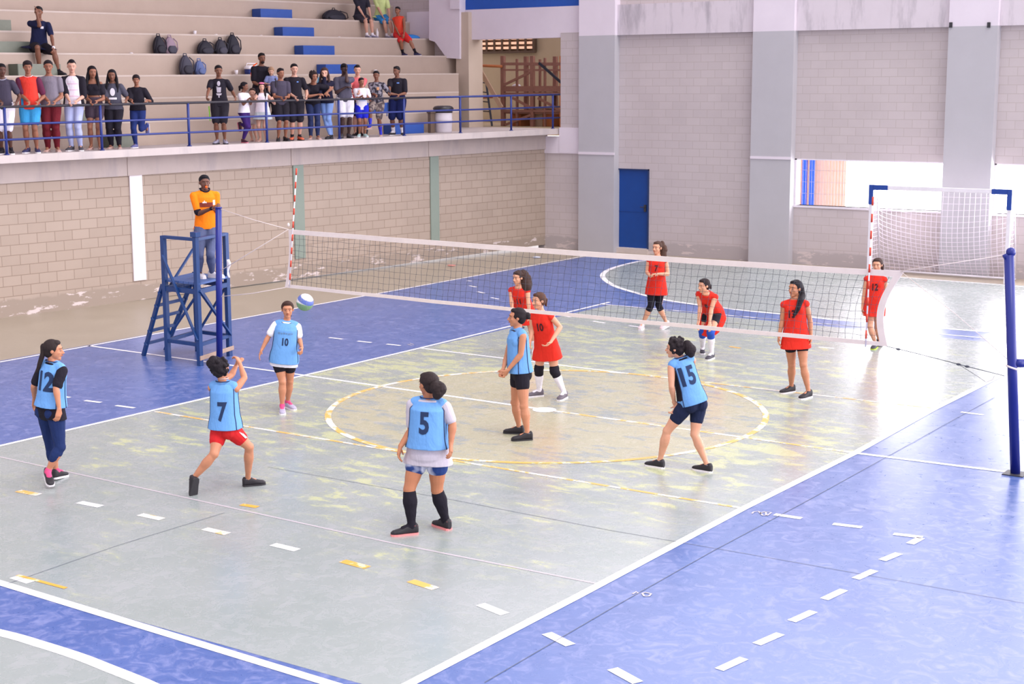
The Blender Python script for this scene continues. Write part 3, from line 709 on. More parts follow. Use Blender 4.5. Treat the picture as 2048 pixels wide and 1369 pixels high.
bag(341, 4, .36, .42, [K2, K3], 'mauve patterned backpack on the fourth row, beside a black one', dep=.20)
bag(411, 4, .50, .34, [K1, K5], 'low black backpack on the fourth row next to the pair of big dark ones')
bag(442, 4, .36, .38, [K5, K3], 'charcoal backpack on the fourth row between two black ones')
bag(467, 4, .40, .50, [K1, K5], 'tall black backpack on the fourth row, the one nearest the blue steps')
bag(371, 3, .38, .46, [K3, K5], 'dark grey backpack on the third row beside a blue printed bag')
bag(398, 3, .28, .34, [K4, K4], 'small slate blue printed backpack on the third row')
bag(670, 6, .9, .3, [K1, K5], 'long dark bag on the topmost visible row at the edge of the frame', dep=.3)
mCUP = mat('white plastic', (238, 232, 238), .5)
for px, k, lab in ((391, 5, 'white plastic cup standing on the fifth row above the low black backpack'), (471, 3, 'white plastic cup tipped near the cooler on the third row'), (750, 3, 'white plastic cup alone on the third row near the last blue step')):
    p = on_step(px, k, .1); b = MB(); b.rings([(p+UP*.0, RH, FH, .032, .032, .032), (p+UP*.11, RH, FH, .045, .045, .045), (p+UP*.11, RH, FH, .040, .040, .040), (p+UP*.01, RH, FH, .028, .028, .028)], 14)
    tag(b.build('plastic_cup', mCUP, base=p, smooth=True), lab, 'cup', 'cups left on the bleachers')
for px, k, lab in ((262, 4, 'crumpled white paper on the fourth row near the mauve backpack'), (433, 5, 'crumpled white paper on the fifth row above the backpacks'), (523, 5, 'crumpled white paper at the corner of the blue step on the fifth row'), (679, 5, 'small crumpled white paper on the fifth row near the bare legs')):
    p = on_step(px, k, .08); b = MB()
    b.rings([(p+UP*(.04*i/3), RH, FH, .06*(1-.25*i)*(1+.3*random.random())+.01, .04, .03) for i in range(4)], 9); tag(b.build('crumpled_paper', mCUP, base=p), lab, 'paper', 'papers left on the bleachers')
def bottle(px, k, h, lab, m, cap, dd=.12):
    p = on_step(px, k, dd); t = thing('water_bottle', lab, 'bottle', p, 'bottles on the bleachers')
    b = MB(); b.rings([(p+UP*h*z, RH, FH, r, r, r) for z, r in ((0, .034), (.05, .04), (.3, .037), (.35, .040), (.62, .04), (.82, .018), (.9, .014))], 14); b.build('bottle_body', m, t, smooth=True)
    b = MB(); b.tube([p+UP*h*.9, p+UP*h], .016, 10); b.build('cap', cap, t, smooth=True)
mPET = mat('clear bottle plastic', (205, 205, 225), .2, .5)
bottle(506, 2, .26, 'clear water bottle standing by the man holding a toddler', mPET, mCUP)
bottle(755, 5, .28, 'white drinks bottle standing beside the boy in red', mCUP, mCUP)
# cooler
p = on_step(502, 3, .2); t = thing('cool_box', 'blue cool box with a white domed lid behind the man holding a toddler', 'cool box', p)
b = MB(); b.rings([(p+UP*z, GT, -GN, r, r*.7, r*.7) for z, r in ((0, .15), (.03, .165), (.13, .17))], 20, 4); b.build('box_body', mat('cool box blue', (40, 56, 120), .5), t, smooth=True)
b = MB(); b.rings([(p+UP*z, GT, -GN, r, r*.7, r*.7) for z, r in ((.13, .178), (.16, .178), (.20, .15), (.225, .08))], 20, 4); b.build('lid', mCUP, t, smooth=True)
b = MB(); b.tube([p+UP*.15-GT*.18, p+UP*.27-GT*.14, p+UP*.27+GT*.14, p+UP*.15+GT*.18], .010); b.build('handle', mCUP, t, smooth=True)
# waste bin with its black liner, and the dark bag leaning by it
s_, _ = gs(887, 260, .35); p = G(s_, .35, ZS); t = thing('waste_bin', 'white plastic barrel bin with a black liner on the gallery', 'bin', p)
b = MB(); b.rings([(p+UP*z, RH, FH, r, r, r) for z, r in ((0, .20), (.03, .215), (.3, .225), (.32, .24), (.34, .225), (.58, .225), (.60, .24))], 24); b.build('barrel', mat('bin white plastic', (214, 206, 214), .5), t, smooth=True)
b = MB(); b.rings([(p+UP*z, RH, FH, r*(1+.05*math.sin(7*z*9)), r, r) for z, r in ((.50, .236), (.56, .25), (.61, .262), (.66, .24), (.68, .17), (.63, .12))], 18); b.build('bin_liner', mat('black bin liner', (44, 40, 46), .35, .6, bump=.8), t, smooth=True)
s_, _ = gs(863, 260, .45); q = G(s_, .45, ZS); b = MB(); b.box((q.x-.05, q.y-.09, q.z), (q.x+.05, q.y+.09, q.z+.55)); b.box((q.x-.07, q.y-.11, q.z+.50), (q.x+.07, q.y+.11, q.z+.56))
tag(b.build('low_post', mat('brown post', (104, 86, 74), .7), base=q, bevel=.01), 'short brown post standing against the white bin', 'post')
# a black backpack standing on the gallery floor between the spectators
s_, _ = gs(722, 260, .45); p = G(s_, .45, ZS); t = thing('backpack', 'tall black backpack on the gallery floor behind the boy in blue shorts', 'backpack', p)
b = MB(); b.rings([(p+UP*.55*v, GT, -GN, .17*math.sin(PI*(.22+.62*v))**.5, .12, .12) for v in [i/7 for i in range(8)]], 18, 3); b.build('pack_body', mat(*K1), t, smooth=True)
b = MB(); b.rings([(p+UP*(.05+.28*v)-GN*.11, GT, -GN, .12*math.sin(PI*(.25+.5*v)), .05, .02) for v in [i/4 for i in range(5)]], 14, 3); b.build('front_pocket', mat(*K5), t, smooth=True)
# ------------------------------------------------------------------ store room contents
mRK2 = mat('rusty brown steel', (140, 98, 84), .7, .3, .2, 10); mOR = mat('rusty orange steel', (190, 116, 70), .7, .3, .15); mBLK = mat('black painted steel', (40, 42, 54), .6); mPLK = mat('pale plank', (176, 146, 122), .7, .3)
def sp_(px, py, y): return ony(px, py, y)
y0, y1 = 19.6, 20.8
rk = thing('storage_rack', 'brown steel storage rack filling the store room behind the railing', 'rack', sp_(1065, 250, y0)+Vector((0, 0, 0)))
for px, py in ((1006, 112), (1065, 112), (1090, 116), (1034, 118), (1122, 112), (1143, 112)):
    for yy in (y0, y1):
        a = sp_(px, py, y0); b = MB(); b.beam((a.x, yy, ZS+.08), (a.x, yy, a.z), .11 if px in (1006, 1065) else .06); b.build('upright', mRK2 if px != 1122 else mOR, rk)
for py, h in ((128, .08), (140, .05), (178, .16), (187, .06), (222, .07)):
    for yy in (y0-.03, y1):
        a = sp_(1003, py, y0); c = sp_(1150, py, y0); b = MB(); b.beam((a.x, yy, a.z), (c.x, yy, c.z), .04, h); b.build('cross_rail', mRK2, rk)
for (xa, ya), (xb, yb2), m in (((1008, 170), (1060, 145), mRK2), ((1025, 196), (1066, 218), mRK2), ((1076, 196), (1130, 226), mRK2), ((1078, 126), (1130, 172), mBLK), ((1010, 250), (1062, 230), mRK2)):
    a = sp_(xa, ya, y0-.06); c = sp_(xb, yb2, y0-.06); b = MB(); b.beam(a, c, .04, .07); b.build('brace', m, rk)
for py in (180, 226):
    a = sp_(1003, py, y0); c = sp_(1150, py, y0); b = MB(); b.box((a.x, y0, a.z-.02), (c.x, y1, a.z+.02)); b.build('shelf', mRK2, rk)
for i, (px, py) in enumerate(((1040, 250), (1084, 250), (1102, 250))):
    a = sp_(px, py, y0+.4); b = MB(); b.box((a.x-.16, y0+.2, ZS+.1), (a.x+.16, y0+.7, ZS+.1+[.35, .5, .42][i])); b.box((a.x-.17, y0+.18, ZS+.1+[.33, .48, .40][i]), (a.x+.17, y0+.72, ZS+.13+[.33, .48, .40][i]))
    tag(b.build('wooden_crate', mOR if i != 1 else mPLK, base=(a.x, y0+.4, ZS+.1)), ['rusty orange crate under the rack, the smallest', 'pale wooden crate under the rack, the tallest', 'rusty orange crate under the rack, beside the pale one'][i], 'crate', 'crates under the storage rack')
b = MB(); a = sp_(1033, 172, y0+.2); b.ell(a, Vector((1, 0, 0)), Vector((0, 1, 0)), UP, .14, .1, .06, 12, 6); tag(b.build('white_bundle', mCUP, base=a-UP*.06, smooth=True), 'small white bundle lying on the storage rack shelf', 'bundle')
# black step ladder and the plank leaning over it
a0, a1, a2, a3 = sp_(958, 252, 19.0), sp_(947, 152, 19.4), sp_(984, 252, 19.0), sp_(971, 157, 19.4)
t = thing('step_ladder', 'black step ladder leaning in the store room opening', 'ladder', a0)
for a, c in ((a0, a1), (a2, a3)):
    b = MB(); b.beam(a, c, .05, .04); b.build('stile', mBLK, t)
for k in range(5):
    v = (k+.5)/5; b = MB(); b.beam(a0.lerp(a1, v), a2.lerp(a3, v), .10, .025); b.build('rung', mBLK, t)
for k, (p0_, p1_) in enumerate((((948, 119), (1003, 216)), )):
    b = MB(); b.beam(sp_(*p0_, 18.7), sp_(*p1_, 18.7), .04, .13); tag(b.build('wooden_plank', mPLK, base=sp_(*p1_, 18.7)), 'long pale plank leaning across the step ladder', 'plank')
for k, (p0_, p1_) in enumerate((((955, 131), (1004, 133)), ((952, 118), (952, 252)), ((962, 195), (1003, 193)))):
    b = MB(); b.tube([sp_(*p0_, 19.5), sp_(*p1_, 19.5)], .04, 8); tag(b.build('scaffold_tube', mOR, base=sp_(*p1_, 19.5), smooth=True), ['horizontal orange tube above the step ladder', 'upright orange tube beside the beige column', 'horizontal orange tube behind the step ladder, the lower one'][k], 'tube', 'orange tubes in the store room')
# litter on the apron by the wall
for px, py, c, lab in ((903, 531, (214, 150, 140), 'pink and white wrapper on the concrete apron by the gallery wall'), (1073, 515, (200, 205, 225), 'pale bottle lying on the apron behind the top tape')):
    p = onz(px, py, .03); b = MB(); b.ell(p, RH, FH, UP, .11, .05, .025, 10, 6); tag(b.build('litter', mat('litter%d' % px, c, .6), base=p-UP*.03, smooth=True), lab, 'litter')

# ------------------------------------------------------------------ people
DARK = (46, 36, 36)
def face_dir(th):
    t = R_(th); return (-FH*math.cos(t)+RH*math.sin(t)), (RH*math.cos(t)+FH*math.sin(t))   # front, own left
def ortho(up, fr):
    up = up.normalized(); l = up.cross(fr) * -1
    l = fr.cross(up)*-1 if l.length < 1e-6 else l
    return up
MARKS = []
class Person:
    def __init__(s, label, H, skin, yaw, base, vox=.0065, cat='person', group=None, fat=1.0, male=False):
        s.H = H; s.skin = skinm(skin); s.skinc = skin; s.yaw = yaw; s.vox = vox; s.fat = fat; s.male = male
        s.root = thing('person', label, cat, base, group)
        s.J = {}
    # ---- joints
    def torso(s, pelvis, neck, hipyaw=None):
        H = s.H; s.pel = Vector(pelvis); s.nk = Vector(neck); _l = (s.pel-s.nk).length
        if _l > .335*H: s.pel = s.nk+(s.pel-s.nk)*(.335*H/_l)
        s.up = (s.nk-s.pel).normalized()
        fr, lf = face_dir(s.yaw); hf, hl = face_dir(s.yaw if hipyaw is None else hipyaw)
        lf = (lf-s.up*lf.dot(s.up)).normalized(); s.lf = lf; s.fr = lf.cross(s.up)*-1
        if s.fr.dot(fr) < 0: s.fr = -s.fr
        s.hl = hl; s.hf = hf
        sh = s.nk - s.up*(.042*H); w = (.092 if not s.male else .104)*H*(1+(s.fat-1)*.6)
        s.shL = sh+lf*w; s.shR = sh-lf*w
        hw = .050*H*s.fat; s.hipL = s.pel+hl*hw-UP*.01*H; s.hipR = s.pel-hl*hw-UP*.01*H
    def body_rings(s, ts, infl=0.0, k=1.0):
        """cross sections of the trunk: t 0 at the hip joints, 1 at the neck base"""
        H = s.H; f = s.fat; out = []
        prof = [(-.22, .060, .040, .045), (-.10, .082, .050, .062), (0, .094*f, .055*f, .066), (.15, .090*f, .056*f, .060), (.42, (.074 if not s.male else .078)*f, .052*f, .048), (.65, .080*f, .058*f, .052), (.83, .082*f, .056*f, .052), (.92, .074, .042, .044), (1.0, .046, .030, .034), (1.06, .034, .030, .030)]
        for t in ts:
            for a, b in zip(prof, prof[1:]):
                if a[0] <= t <= b[0]+1e-9:
                    h = (t-a[0])/(b[0]-a[0]); w = [a[i]+(b[i]-a[i])*h for i in (1, 2, 3)]; break
            q = max(0, min(1, t)); l = (s.hl.lerp(s.lf, q)); l = (l-s.up*l.dot(s.up)).normalized(); f_ = (s.hf.lerp(s.fr, q)); f_ = (f_-s.up*f_.dot(s.up)-l*f_.dot(l)).normalized()
            c = s.pel.lerp(s.nk, t) if t >= 0 else s.pel-(s.up.lerp(UP, .6)).normalized()*(-t)*(s.nk-s.pel).length
            out.append((c, l, f_, (w[0]*H+infl)*k, (w[1]*H+infl)*k, (w[2]*H+infl)*k))
        return out
    def arm(s, side, elbow, wrist, hand=None, curl=.5, spread=1.0, roll=0):
        s.J['e'+side] = Vector(elbow); s.J['w'+side] = Vector(wrist); s.J['c'+side] = (curl, spread, roll)
        s.J['h'+side] = Vector(hand) if hand is not None else Vector(wrist)+(Vector(wrist)-Vector(elbow)).normalized()*.1
    def ik(s, a, c, L1, L2, hint):
        a = Vector(a); c = Vector(c); d = c-a; D = d.length
        if D > (L1+L2)*.998: c = a+d*((L1+L2)*.998/D); d = c-a; D = d.length
        x = (L1*L1-L2*L2+D*D)/(2*D); h = math.sqrt(max(0, L1*L1-x*x)); u = d/D
        v = (hint-u*hint.dot(u)); v = v.normalized() if v.length > 1e-5 else u.orthogonal().normalized()
        return a+u*x+v*h, c
    def arm_to(s, side, target, hint=None, curl=.9, hd=None, roll=0):
        sh = s.shL if side == 'L' else s.shR
        if hint is None: hint = (s.lf if side == 'L' else -s.lf)*.6-s.fr*.6-UP*.6
        e, w = s.ik(sh, target, .180*s.H, .155*s.H, hint)
        s.arm(side, e, w, w+(hd if hd is not None else (w-e).normalized())*.1, curl, 1, roll)
    def leg(s, side, knee, ankle, toe_dir=None, heel=None, toe=None):
        s.J['k'+side] = Vector(knee); s.J['a'+side] = Vector(ankle)
        td = toe_dir if toe_dir is not None else s.hf
        s.J['t'+side] = td.normalized()
    def head(s, c, yaw, pitch=0, tilt=0):
        s.hc = Vector(c); f, l = face_dir(yaw); u = UP.copy()
        M = Matrix.Rotation(R_(pitch), 3, l) if True else None
        f = M @ f; u = M @ u
        if f.dot(UP) > 0 and pitch > 0: pass
        M2 = Matrix.Rotation(R_(tilt), 3, f); l = M2 @ l; u = M2 @ u
        s.h_f, s.h_l, s.h_u = f.normalized(), l.normalized(), u.normalized(); s.hh = .138*s.H if not s.male else .130*s.H
        s.hh = max(s.hh, .185)
    def hp(s, x, y, z): return s.hc + (s.h_l*x + s.h_f*y + s.h_u*z)*s.hh
    def hell(s, b, c, r, n=14, m=8, noise=0, tilt=0):
        f, u = s.h_f, s.h_u
        if tilt: M = Matrix.Rotation(R_(tilt), 3, s.h_l); f, u = M @ f, M @ u
        return b.ell(s.hp(*c), s.h_l, f, u, r[0]*s.hh, r[1]*s.hh, r[2]*s.hh, n, m, noise)
    # ---- hands and limbs into builder
    def hand_mesh(s, b, side):
        H = s.H; w = s.J['w'+side]; e = s.J['e'+side]; d = (s.J['h'+side]-w).normalized(); curl, spr, roll = s.J['c'+side]
        L = .103*H; sg = 1 if side == 'L' else -1
        inw = s.fr.copy()     # thumb side points forward when the arm hangs
        th = (inw-d*inw.dot(d)); th = th.normalized() if th.length > .2 else (UP-d*UP.dot(d)).normalized()
        if roll: th = Matrix.Rotation(R_(roll), 3, d) @ th
        pn = d.cross(th)*sg; pn.normalize()            # palm normal
        toc = s.pel.lerp(s.nk, .4)-w
        if pn.dot(toc) < 0 and not roll: pn = -pn
        b.rings([(w-d*.01, th, pn, .019*H*.8, .014*H, .014*H), (w+d*L*.18, th, pn, .021*H, .011*H, .011*H), (w+d*L*.42, th, pn, .026*H, .010*H, .010*H), (w+d*L*.52, th, pn, .024*H, .009*H, .009*H)], 12, 2.6)
        for i, (off, ln) in enumerate(((.019, .40), (.0065, .46), (-.006, .43), (-.018, .34))):
            p = w+d*L*.48+th*off*H; dd = (d+th*off*4*spr).normalized(); r = .0052*H
            pts = [p]; a = 0
            for k, fr_ in enumerate((.45, .32, .23)):
                a += curl*(.5 if k == 0 else .75)*(1+.08*i)
                q = (dd*math.cos(a)+pn*math.sin(a)); pts.append(pts[-1]+q*ln*L*fr_*1.15)
            b.tube(pts, [r*1.08, r*1.02, r, r*.8], 7)
        p = w+d*L*.16+th*.018*H; q = (d*.62+th*.65+pn*.35).normalized(); p2 = p+q*L*.24; q2 = (d*.85+th*.2+pn*(.35+.3*curl)).normalized(); b.tube([p-q*L*.06, p2, p2+q2*L*.2], [.008*H, .0064*H, .0048*H], 7)
    LIMB = dict(thigh=[(0, .056), (.25, .053), (.6, .043), (.9, .034), (1, .0335)], shank=[(0, .0335), (.12, .031), (.32, .036), (.6, .027), (.85, .0195), (1, .0195)],
                upper=[(0, .027), (.2, .0275), (.55, .0255), (.9, .022), (1, .0215)], fore=[(0, .0215), (.2, .0235), (.6, .018), (1, .0135)])
    def prof(s, k, t0=0, t1=1, infl=0, mul=1.0):
        f = 1+(s.fat-1)*.8; P = s.LIMB[k]; out = []
        def at(t):
            for (ta, ra), (tb, rb_) in zip(P, P[1:]):
                if ta <= t <= tb+1e-9: h = (t-ta)/(tb-ta); return ra+(rb_-ra)*h
        ts = sorted(set([t0, t1]+[t for t, _ in P if t0 < t < t1]))
        return [(t, (at(t)*s.H*f)*mul+infl) for t in ts]
    def body(s):
        H = s.H; b = MB()
        b.rings(s.body_rings([-.12, -.06, 0, .15, .3, .42, .55, .65, .75, .83, .9, .95, 1.0, 1.06]), 24, 2.2)
        for sg in (-1, 1): b.ell(s.pel+s.hl*sg*.042*H-s.hf*.030*H-s.up*.012*H, s.hl, s.hf, UP, .046*H*s.fat, .044*H*s.fat, .05*H)
        if not s.male:
            for sg in (-1, 1): b.ell(s.pel.lerp(s.nk, .72)+s.lf*sg*.036*H+s.fr*.043*H, s.lf, s.fr, s.up, .030*H, .019*H, .030*H)
        # neck and trapezius
        hb = s.hp(0, -.10, -.22); b.seg(s.nk-s.up*.04*H, hb, [(0, .040*H), (.35, .030*H), (1, .029*H)])
        for sh in (s.shL, s.shR):
            b.seg(s.nk-s.up*.004*H, sh, [(0, .026*H), (1, .024*H)]); b.ell(sh, s.lf, s.fr, s.up, .027*H, .029*H, .030*H)
        # head
        s.hell(b, (0, -.06, .14), (.36, .43, .365), 20, 12); s.hell(b, (0, .10, -.08), (.295, .29, .37), 18, 10); s.hell(b, (0, .19, -.36), (.17, .18, .12))
        s.hell(b, (0, .27, -.41), (.10, .10, .075)); s.hell(b, (0, .30, .17), (.24, .10, .07))
        b.tube([s.hp(0, .36, .10), s.hp(0, .43, -.02), s.hp(0, .49, -.10), s.hp(0, .40, -.14)], [.03*s.hh, .045*s.hh, .06*s.hh, .04*s.hh], 8)
        for sg in (-1, 1):
            s.hell(b, (sg*.355, -.04, 0.0), (.045, .085, .12), 10, 6); s.hell(b, (sg*.17, .25, -.08), (.10, .10, .10), 10, 6); s.hell(b, (sg*.06, .41, -.12), (.04, .05, .035), 8, 5)
        s.hell(b, (0, .37, -.235), (.10, .055, .045), 10, 6)
        for sd, sh, hip in (('L', s.shL, s.hipL), ('R', s.shR, s.hipR)):
            e, w, k, a = s.J['e'+sd], s.J['w'+sd], s.J['k'+sd], s.J['a'+sd]
            b.seg(sh, e, s.prof('upper')); b.seg(e, w, s.prof('fore')); s.hand_mesh(b, sd)
            b.seg(hip, k, s.prof('thigh')); b.seg(k, a, s.prof('shank'))
            cf = (a-k).normalized(); bk = -s.hf; bk = (bk-cf*bk.dot(cf)); b.ell(k.lerp(a, .27)+bk.normalized()*.010*H, cf.cross(bk.normalized()), bk.normalized(), cf, .030*H, .030*H, .075*H)
            kf = (k-hip.lerp(a, .5)); b.ell(k+s.hf*.006*H, s.hl, s.hf, UP, .031*H, .031*H, .034*H)
            td = s.J['t'+sd]; b.seg(a, a+td*.05*H-UP*.02, [(0, .019*H), (1, .016*H)])
        s.bodyo = b.build('body', s.skin, s.root, voxel=s.vox, sm=3)
        return s.bodyo
    def face(s, brow=(40, 30, 28), lip=None):
        me, mb_ = mat('eye dark', (34, 26, 26), .3), mat('eye white', (150, 136, 134), .5)
        for sg in (-1, 1):
            b = MB(); s.hell(b, (sg*.145, .348, .03), (.050, .035, .022), 10, 6); e = b.build('eye', mb_, s.root, smooth=True)
            b = MB(); s.hell(b, (sg*.145, .364, .03), (.034, .024, .026), 8, 6); b.build('iris', me, e, base=s.root['_b'], smooth=True)
        b = MB()
        for sg in (-1, 1): b.tube([s.hp(sg*.055, .405, .115), s.hp(sg*.14, .395, .145), s.hp(sg*.235, .335, .12)], [.006*s.hh, .010*s.hh, .005*s.hh], 6)
        b.build('eyebrows', mat('brow %d' % brow[0], brow, .8), s.root, smooth=True)
        lc = lip or tuple(int(x*k) for x, k in zip(s.skinc, (.86, .66, .66)))
        b = MB(); b.tube([s.hp(-.11, .375, -.232), s.hp(-.05, .425, -.222), s.hp(0, .432, -.226), s.hp(.05, .425, -.222), s.hp(.11, .375, -.232)], [.008*s.hh, .022*s.hh, .026*s.hh, .022*s.hh, .008*s.hh], 6)
        b.build('lips', mat('lips %d %d' % lc[:2], lc, .5), s.root, smooth=True)
    def hair(s, style='tied', rgb=DARK, tail=None, r=.03, curly=0, name='hair'):
        m = hairm('hair %d %d %d' % rgb, rgb); b = MB()
        def h(*a, **k): s.hell(b, *a, **k)
        if style in ('tied', 'bun', 'long', 'curly'):
            h((0, -.12, .17), (.405, .44, .405), 20, 12, curly*.05, tilt=-8)
            h((0, -.22, -.02), (.33, .32, .36), 16, 10, curly*.05)
            h((0, .12, .40), (.27, .20, .14), 14, 8, curly*.05)
        elif style == 'short':
            h((0, -.10, .22), (.385, .41, .37), 20, 12, .02, tilt=-6); h((0, -.20, .02), (.335, .30, .30), 14, 8); h((0, .13, .45), (.27, .20, .13), 14, 8, .04)
        elif style == 'fringe':
            h((0, -.10, .20), (.41, .44, .40), 20, 12, .04, tilt=-4); h((0, .18, .40), (.31, .24, .17), 14, 8, .08); h((0, -.22, -.02), (.34, .28, .30), 14, 8)
        elif style == 'quiff':
            h((0, -.14, .22), (.375, .40, .36), 20, 12, .02, tilt=-8); h((0, .14, .50), (.25, .24, .17), 14, 8, .06)
        if style == 'curly':
            for i in range(46):
                t = random.uniform(0, 2*PI); z = random.uniform(-.30, .55); q = .42*math.sqrt(max(.15, 1-((z-.15)/.5)**2)); y = -.10+q*1.0*math.sin(t)
                if y > .22 and z < .40: continue
                h((q*.98*math.cos(t), y, z), (.11, .11, .11), 8, 5)
        if style == 'bun': h((0, -.60, .10), (.20, .19, .20), 14, 8, .10); h((.06, -.66, .02), (.13, .12, .12), 10, 6, .1)
        if style == 'long':
            for sg in (-1, 1):
                q = s.hp(sg*.33, -.02, .15); q2 = s.hp(sg*.40, -.04, -.28); q3 = s.nk+s.lf*sg*.085*s.H*.8+s.fr*.048*s.H-s.up*.04*s.H; q4 = q3-s.up*.075*s.H+s.fr*.012*s.H
                b.tube([q, q2, q3, q4], [.10*s.hh, .13*s.hh, .14*s.hh, .06*s.hh], 10)
            q = s.hp(0, -.36, 0); b.rings([(s.hp(0, -.30, .1), s.h_l, s.h_f, .33*s.hh, .16*s.hh, .16*s.hh), (s.hp(0, -.32, -.35), s.h_l, s.h_f, .38*s.hh, .15*s.hh, .15*s.hh), (s.nk-s.fr*.055*s.H-s.up*.05*s.H, s.lf, s.fr, .36*s.hh, .09*s.hh, .09*s.hh), (s.nk-s.fr*.060*s.H-s.up*.13*s.H, s.lf, s.fr, .22*s.hh, .05*s.hh, .05*s.hh)], 16)
        o = b.build(name, m, s.root, voxel=max(.005, s.vox*.9), sm=2)
        if tail:
            b = MB(); n = len(tail)
            if isinstance(r, (int, float)): r = [r*.6]+[r]*(n-2)+[r*.45] if n > 2 else [r]*n
            if curly or n > 3:
                for i in range(n-1):
                    for k in range(4):
                        q = Vector(tail[i]).lerp(Vector(tail[i+1]), k/4); rr = r[i]+(r[i+1]-r[i])*k/4
                        b.ell(q+Vector((random.uniform(-1, 1), random.uniform(-1, 1), random.uniform(-1, 1)))*rr*.3*curly, RH, FH, UP, rr, rr, rr*1.1, 10, 6, .05)
            b.tube(tail, r, 10); b.build('ponytail', m, s.root, voxel=max(.005, s.vox*.9), sm=1)
    # ---- clothes
    def trunk(s, b, t0, t1, infl, k0=1.0, hem=None, lat=1.0, dep=1.0):
        n = 12; ts = [max(-.22, t0+(t1-t0)*i/n) for i in range(n+1)]; rs = s.body_rings(ts, infl)
        out = []
        for i, (c, l, f, a, bb, cc) in enumerate(rs):
            q = 1-i/n; e = hem*q**1.4*s.H if hem else 0
            tt = t0+(t1-t0)*i/n
            if tt < -.22: c = s.pel-(s.up.lerp(UP, .6)).normalized()*(-tt)*(s.nk-s.pel).length; a = .088*s.H*s.fat+infl; bb = .058*s.H+infl; cc = .066*s.H+infl
            # cloth hangs: never narrower than the chest line once past the waist
            wmin = .080*s.H*s.fat+infl
            if tt < .85: a = max(a, wmin); bb = max(bb, .060*s.H*s.fat+infl); cc = max(cc, .056*s.H*s.fat+infl)
            if tt < -.02:
                dz = (s.pel-c).dot(s.up)
                for hip, kn in ((s.hipL, s.J['kL']), (s.hipR, s.J['kR'])):
                    v = kn-hip; den = -v.dot(s.up)
                    if den > .02:
                        o_ = hip+v*min(1.0, dz/den)-c; a = max(a, (abs(o_.dot(l))+.050*s.H*s.fat+infl)/lat); bb = max(bb, (o_.dot(f)+.050*s.H+infl)/dep); cc = max(cc, (-o_.dot(f)+.050*s.H+infl)/dep)
            out.append((c, l, f, (a+e)*lat, (bb+e)*dep, (cc+e)*dep))
        b.rings(out, 28, 2.3)
        if not s.male and t1 > .72:
            for sg in (-1, 1): b.ell(s.pel.lerp(s.nk, .72)+s.lf*sg*.036*s.H+s.fr*.044*s.H, s.lf, s.fr, s.up, .034*s.H+infl, .020*s.H+infl, .038*s.H+infl)
        if t0 < -.08:
            b.ell(s.pel-s.hf*.020*s.H-s.up*.004*s.H, s.hl, s.hf, s.up, (.094*s.H*s.fat+infl)*lat, .054*s.H*s.fat+infl+.004, .07*s.H)
    def top(s, name, m, hem=-.05, infl=.012, sleeve=0.0, flare=.012, sl_r=.014, coll=1.0, longsl=False, lat=1.0, dep=1.0, cap=0.0):
        b = MB(); s.trunk(b, hem, coll, infl, hem=flare, lat=lat, dep=dep); H = s.H
        for sd, sh in (('L', s.shL), ('R', s.shR)):
            b.seg(s.nk-s.up*.014*H, s.nk.lerp(sh, .9), [(0, .026*H+infl*.6), (1, .025*H+infl*.7)])
            if sleeve > 0:
                e = s.J['e'+sd]; b.seg(sh, e, s.prof('upper', 0, sleeve, sl_r+.004, 1.02)[:-1]+[(sleeve, s.prof('upper', 0, sleeve)[-1][1]+sl_r+.006)])
                if longsl: b.seg(e, s.J['w'+sd], s.prof('fore', 0, .92, sl_r))
            elif cap: b.ell(sh-s.up*.002*H, s.lf, s.fr, s.up, .030*H+.004, .033*H+.006, .030*H+.008)
        o = b.build(name, m, s.root, voxel=s.vox, sm=3); return o
    def bottoms(s, name, m, length=.35, infl=.012, mul=1.0, waist=.22, shank=0.0, flare=0.0):
        """length along the thigh; shank > 0 continues below the knee"""
        b = MB(); b.rings([(c, l, f, a, bb, cc) for c, l, f, a, bb, cc in s.body_rings([-.17, -.05, 0, .08, waist], infl+.003)], 24, 2.2)
        for sg in (-1, 1): b.ell(s.pel+s.hl*sg*.042*s.H-s.hf*.028*s.H-s.up*.012*s.H, s.hl, s.hf, UP, .046*s.H*s.fat+infl+.006, .046*s.H*s.fat+infl+.006, .054*s.H+.006)
        for sd, hip in (('L', s.hipL), ('R', s.hipR)):
            P = s.prof('thigh', 0, min(1, length), infl, mul); P = P[:-1]+[(P[-1][0], P[-1][1]+flare)]
            b.seg(hip, s.J['k'+sd], P)
            if shank > 0:
                k, a = s.J['k'+sd], s.J['a'+sd]; b.seg(k, a, s.prof('shank', 0, shank, infl, mul)); b.ell(k+s.hf*.006*s.H, s.hl, s.hf, UP, .031*s.H*mul+infl, .031*s.H*mul+infl, .034*s.H+infl)
                bk = -s.hf; cf = (a-k).normalized(); bk = (bk-cf*bk.dot(cf)).normalized(); b.ell(k.lerp(a, .27)+bk*.010*s.H, cf.cross(bk), bk, cf, .030*s.H+infl, .030*s.H+infl, .075*s.H)
        return b.build(name, m, s.root, voxel=s.vox, sm=3)
    def skirt(s, name, m, t0=-.42, waist=.25, hem=.05):
        b = MB(); s.trunk(b, t0, waist, .014, hem=hem); return b.build(name, m, s.root, voxel=s.vox, sm=3)
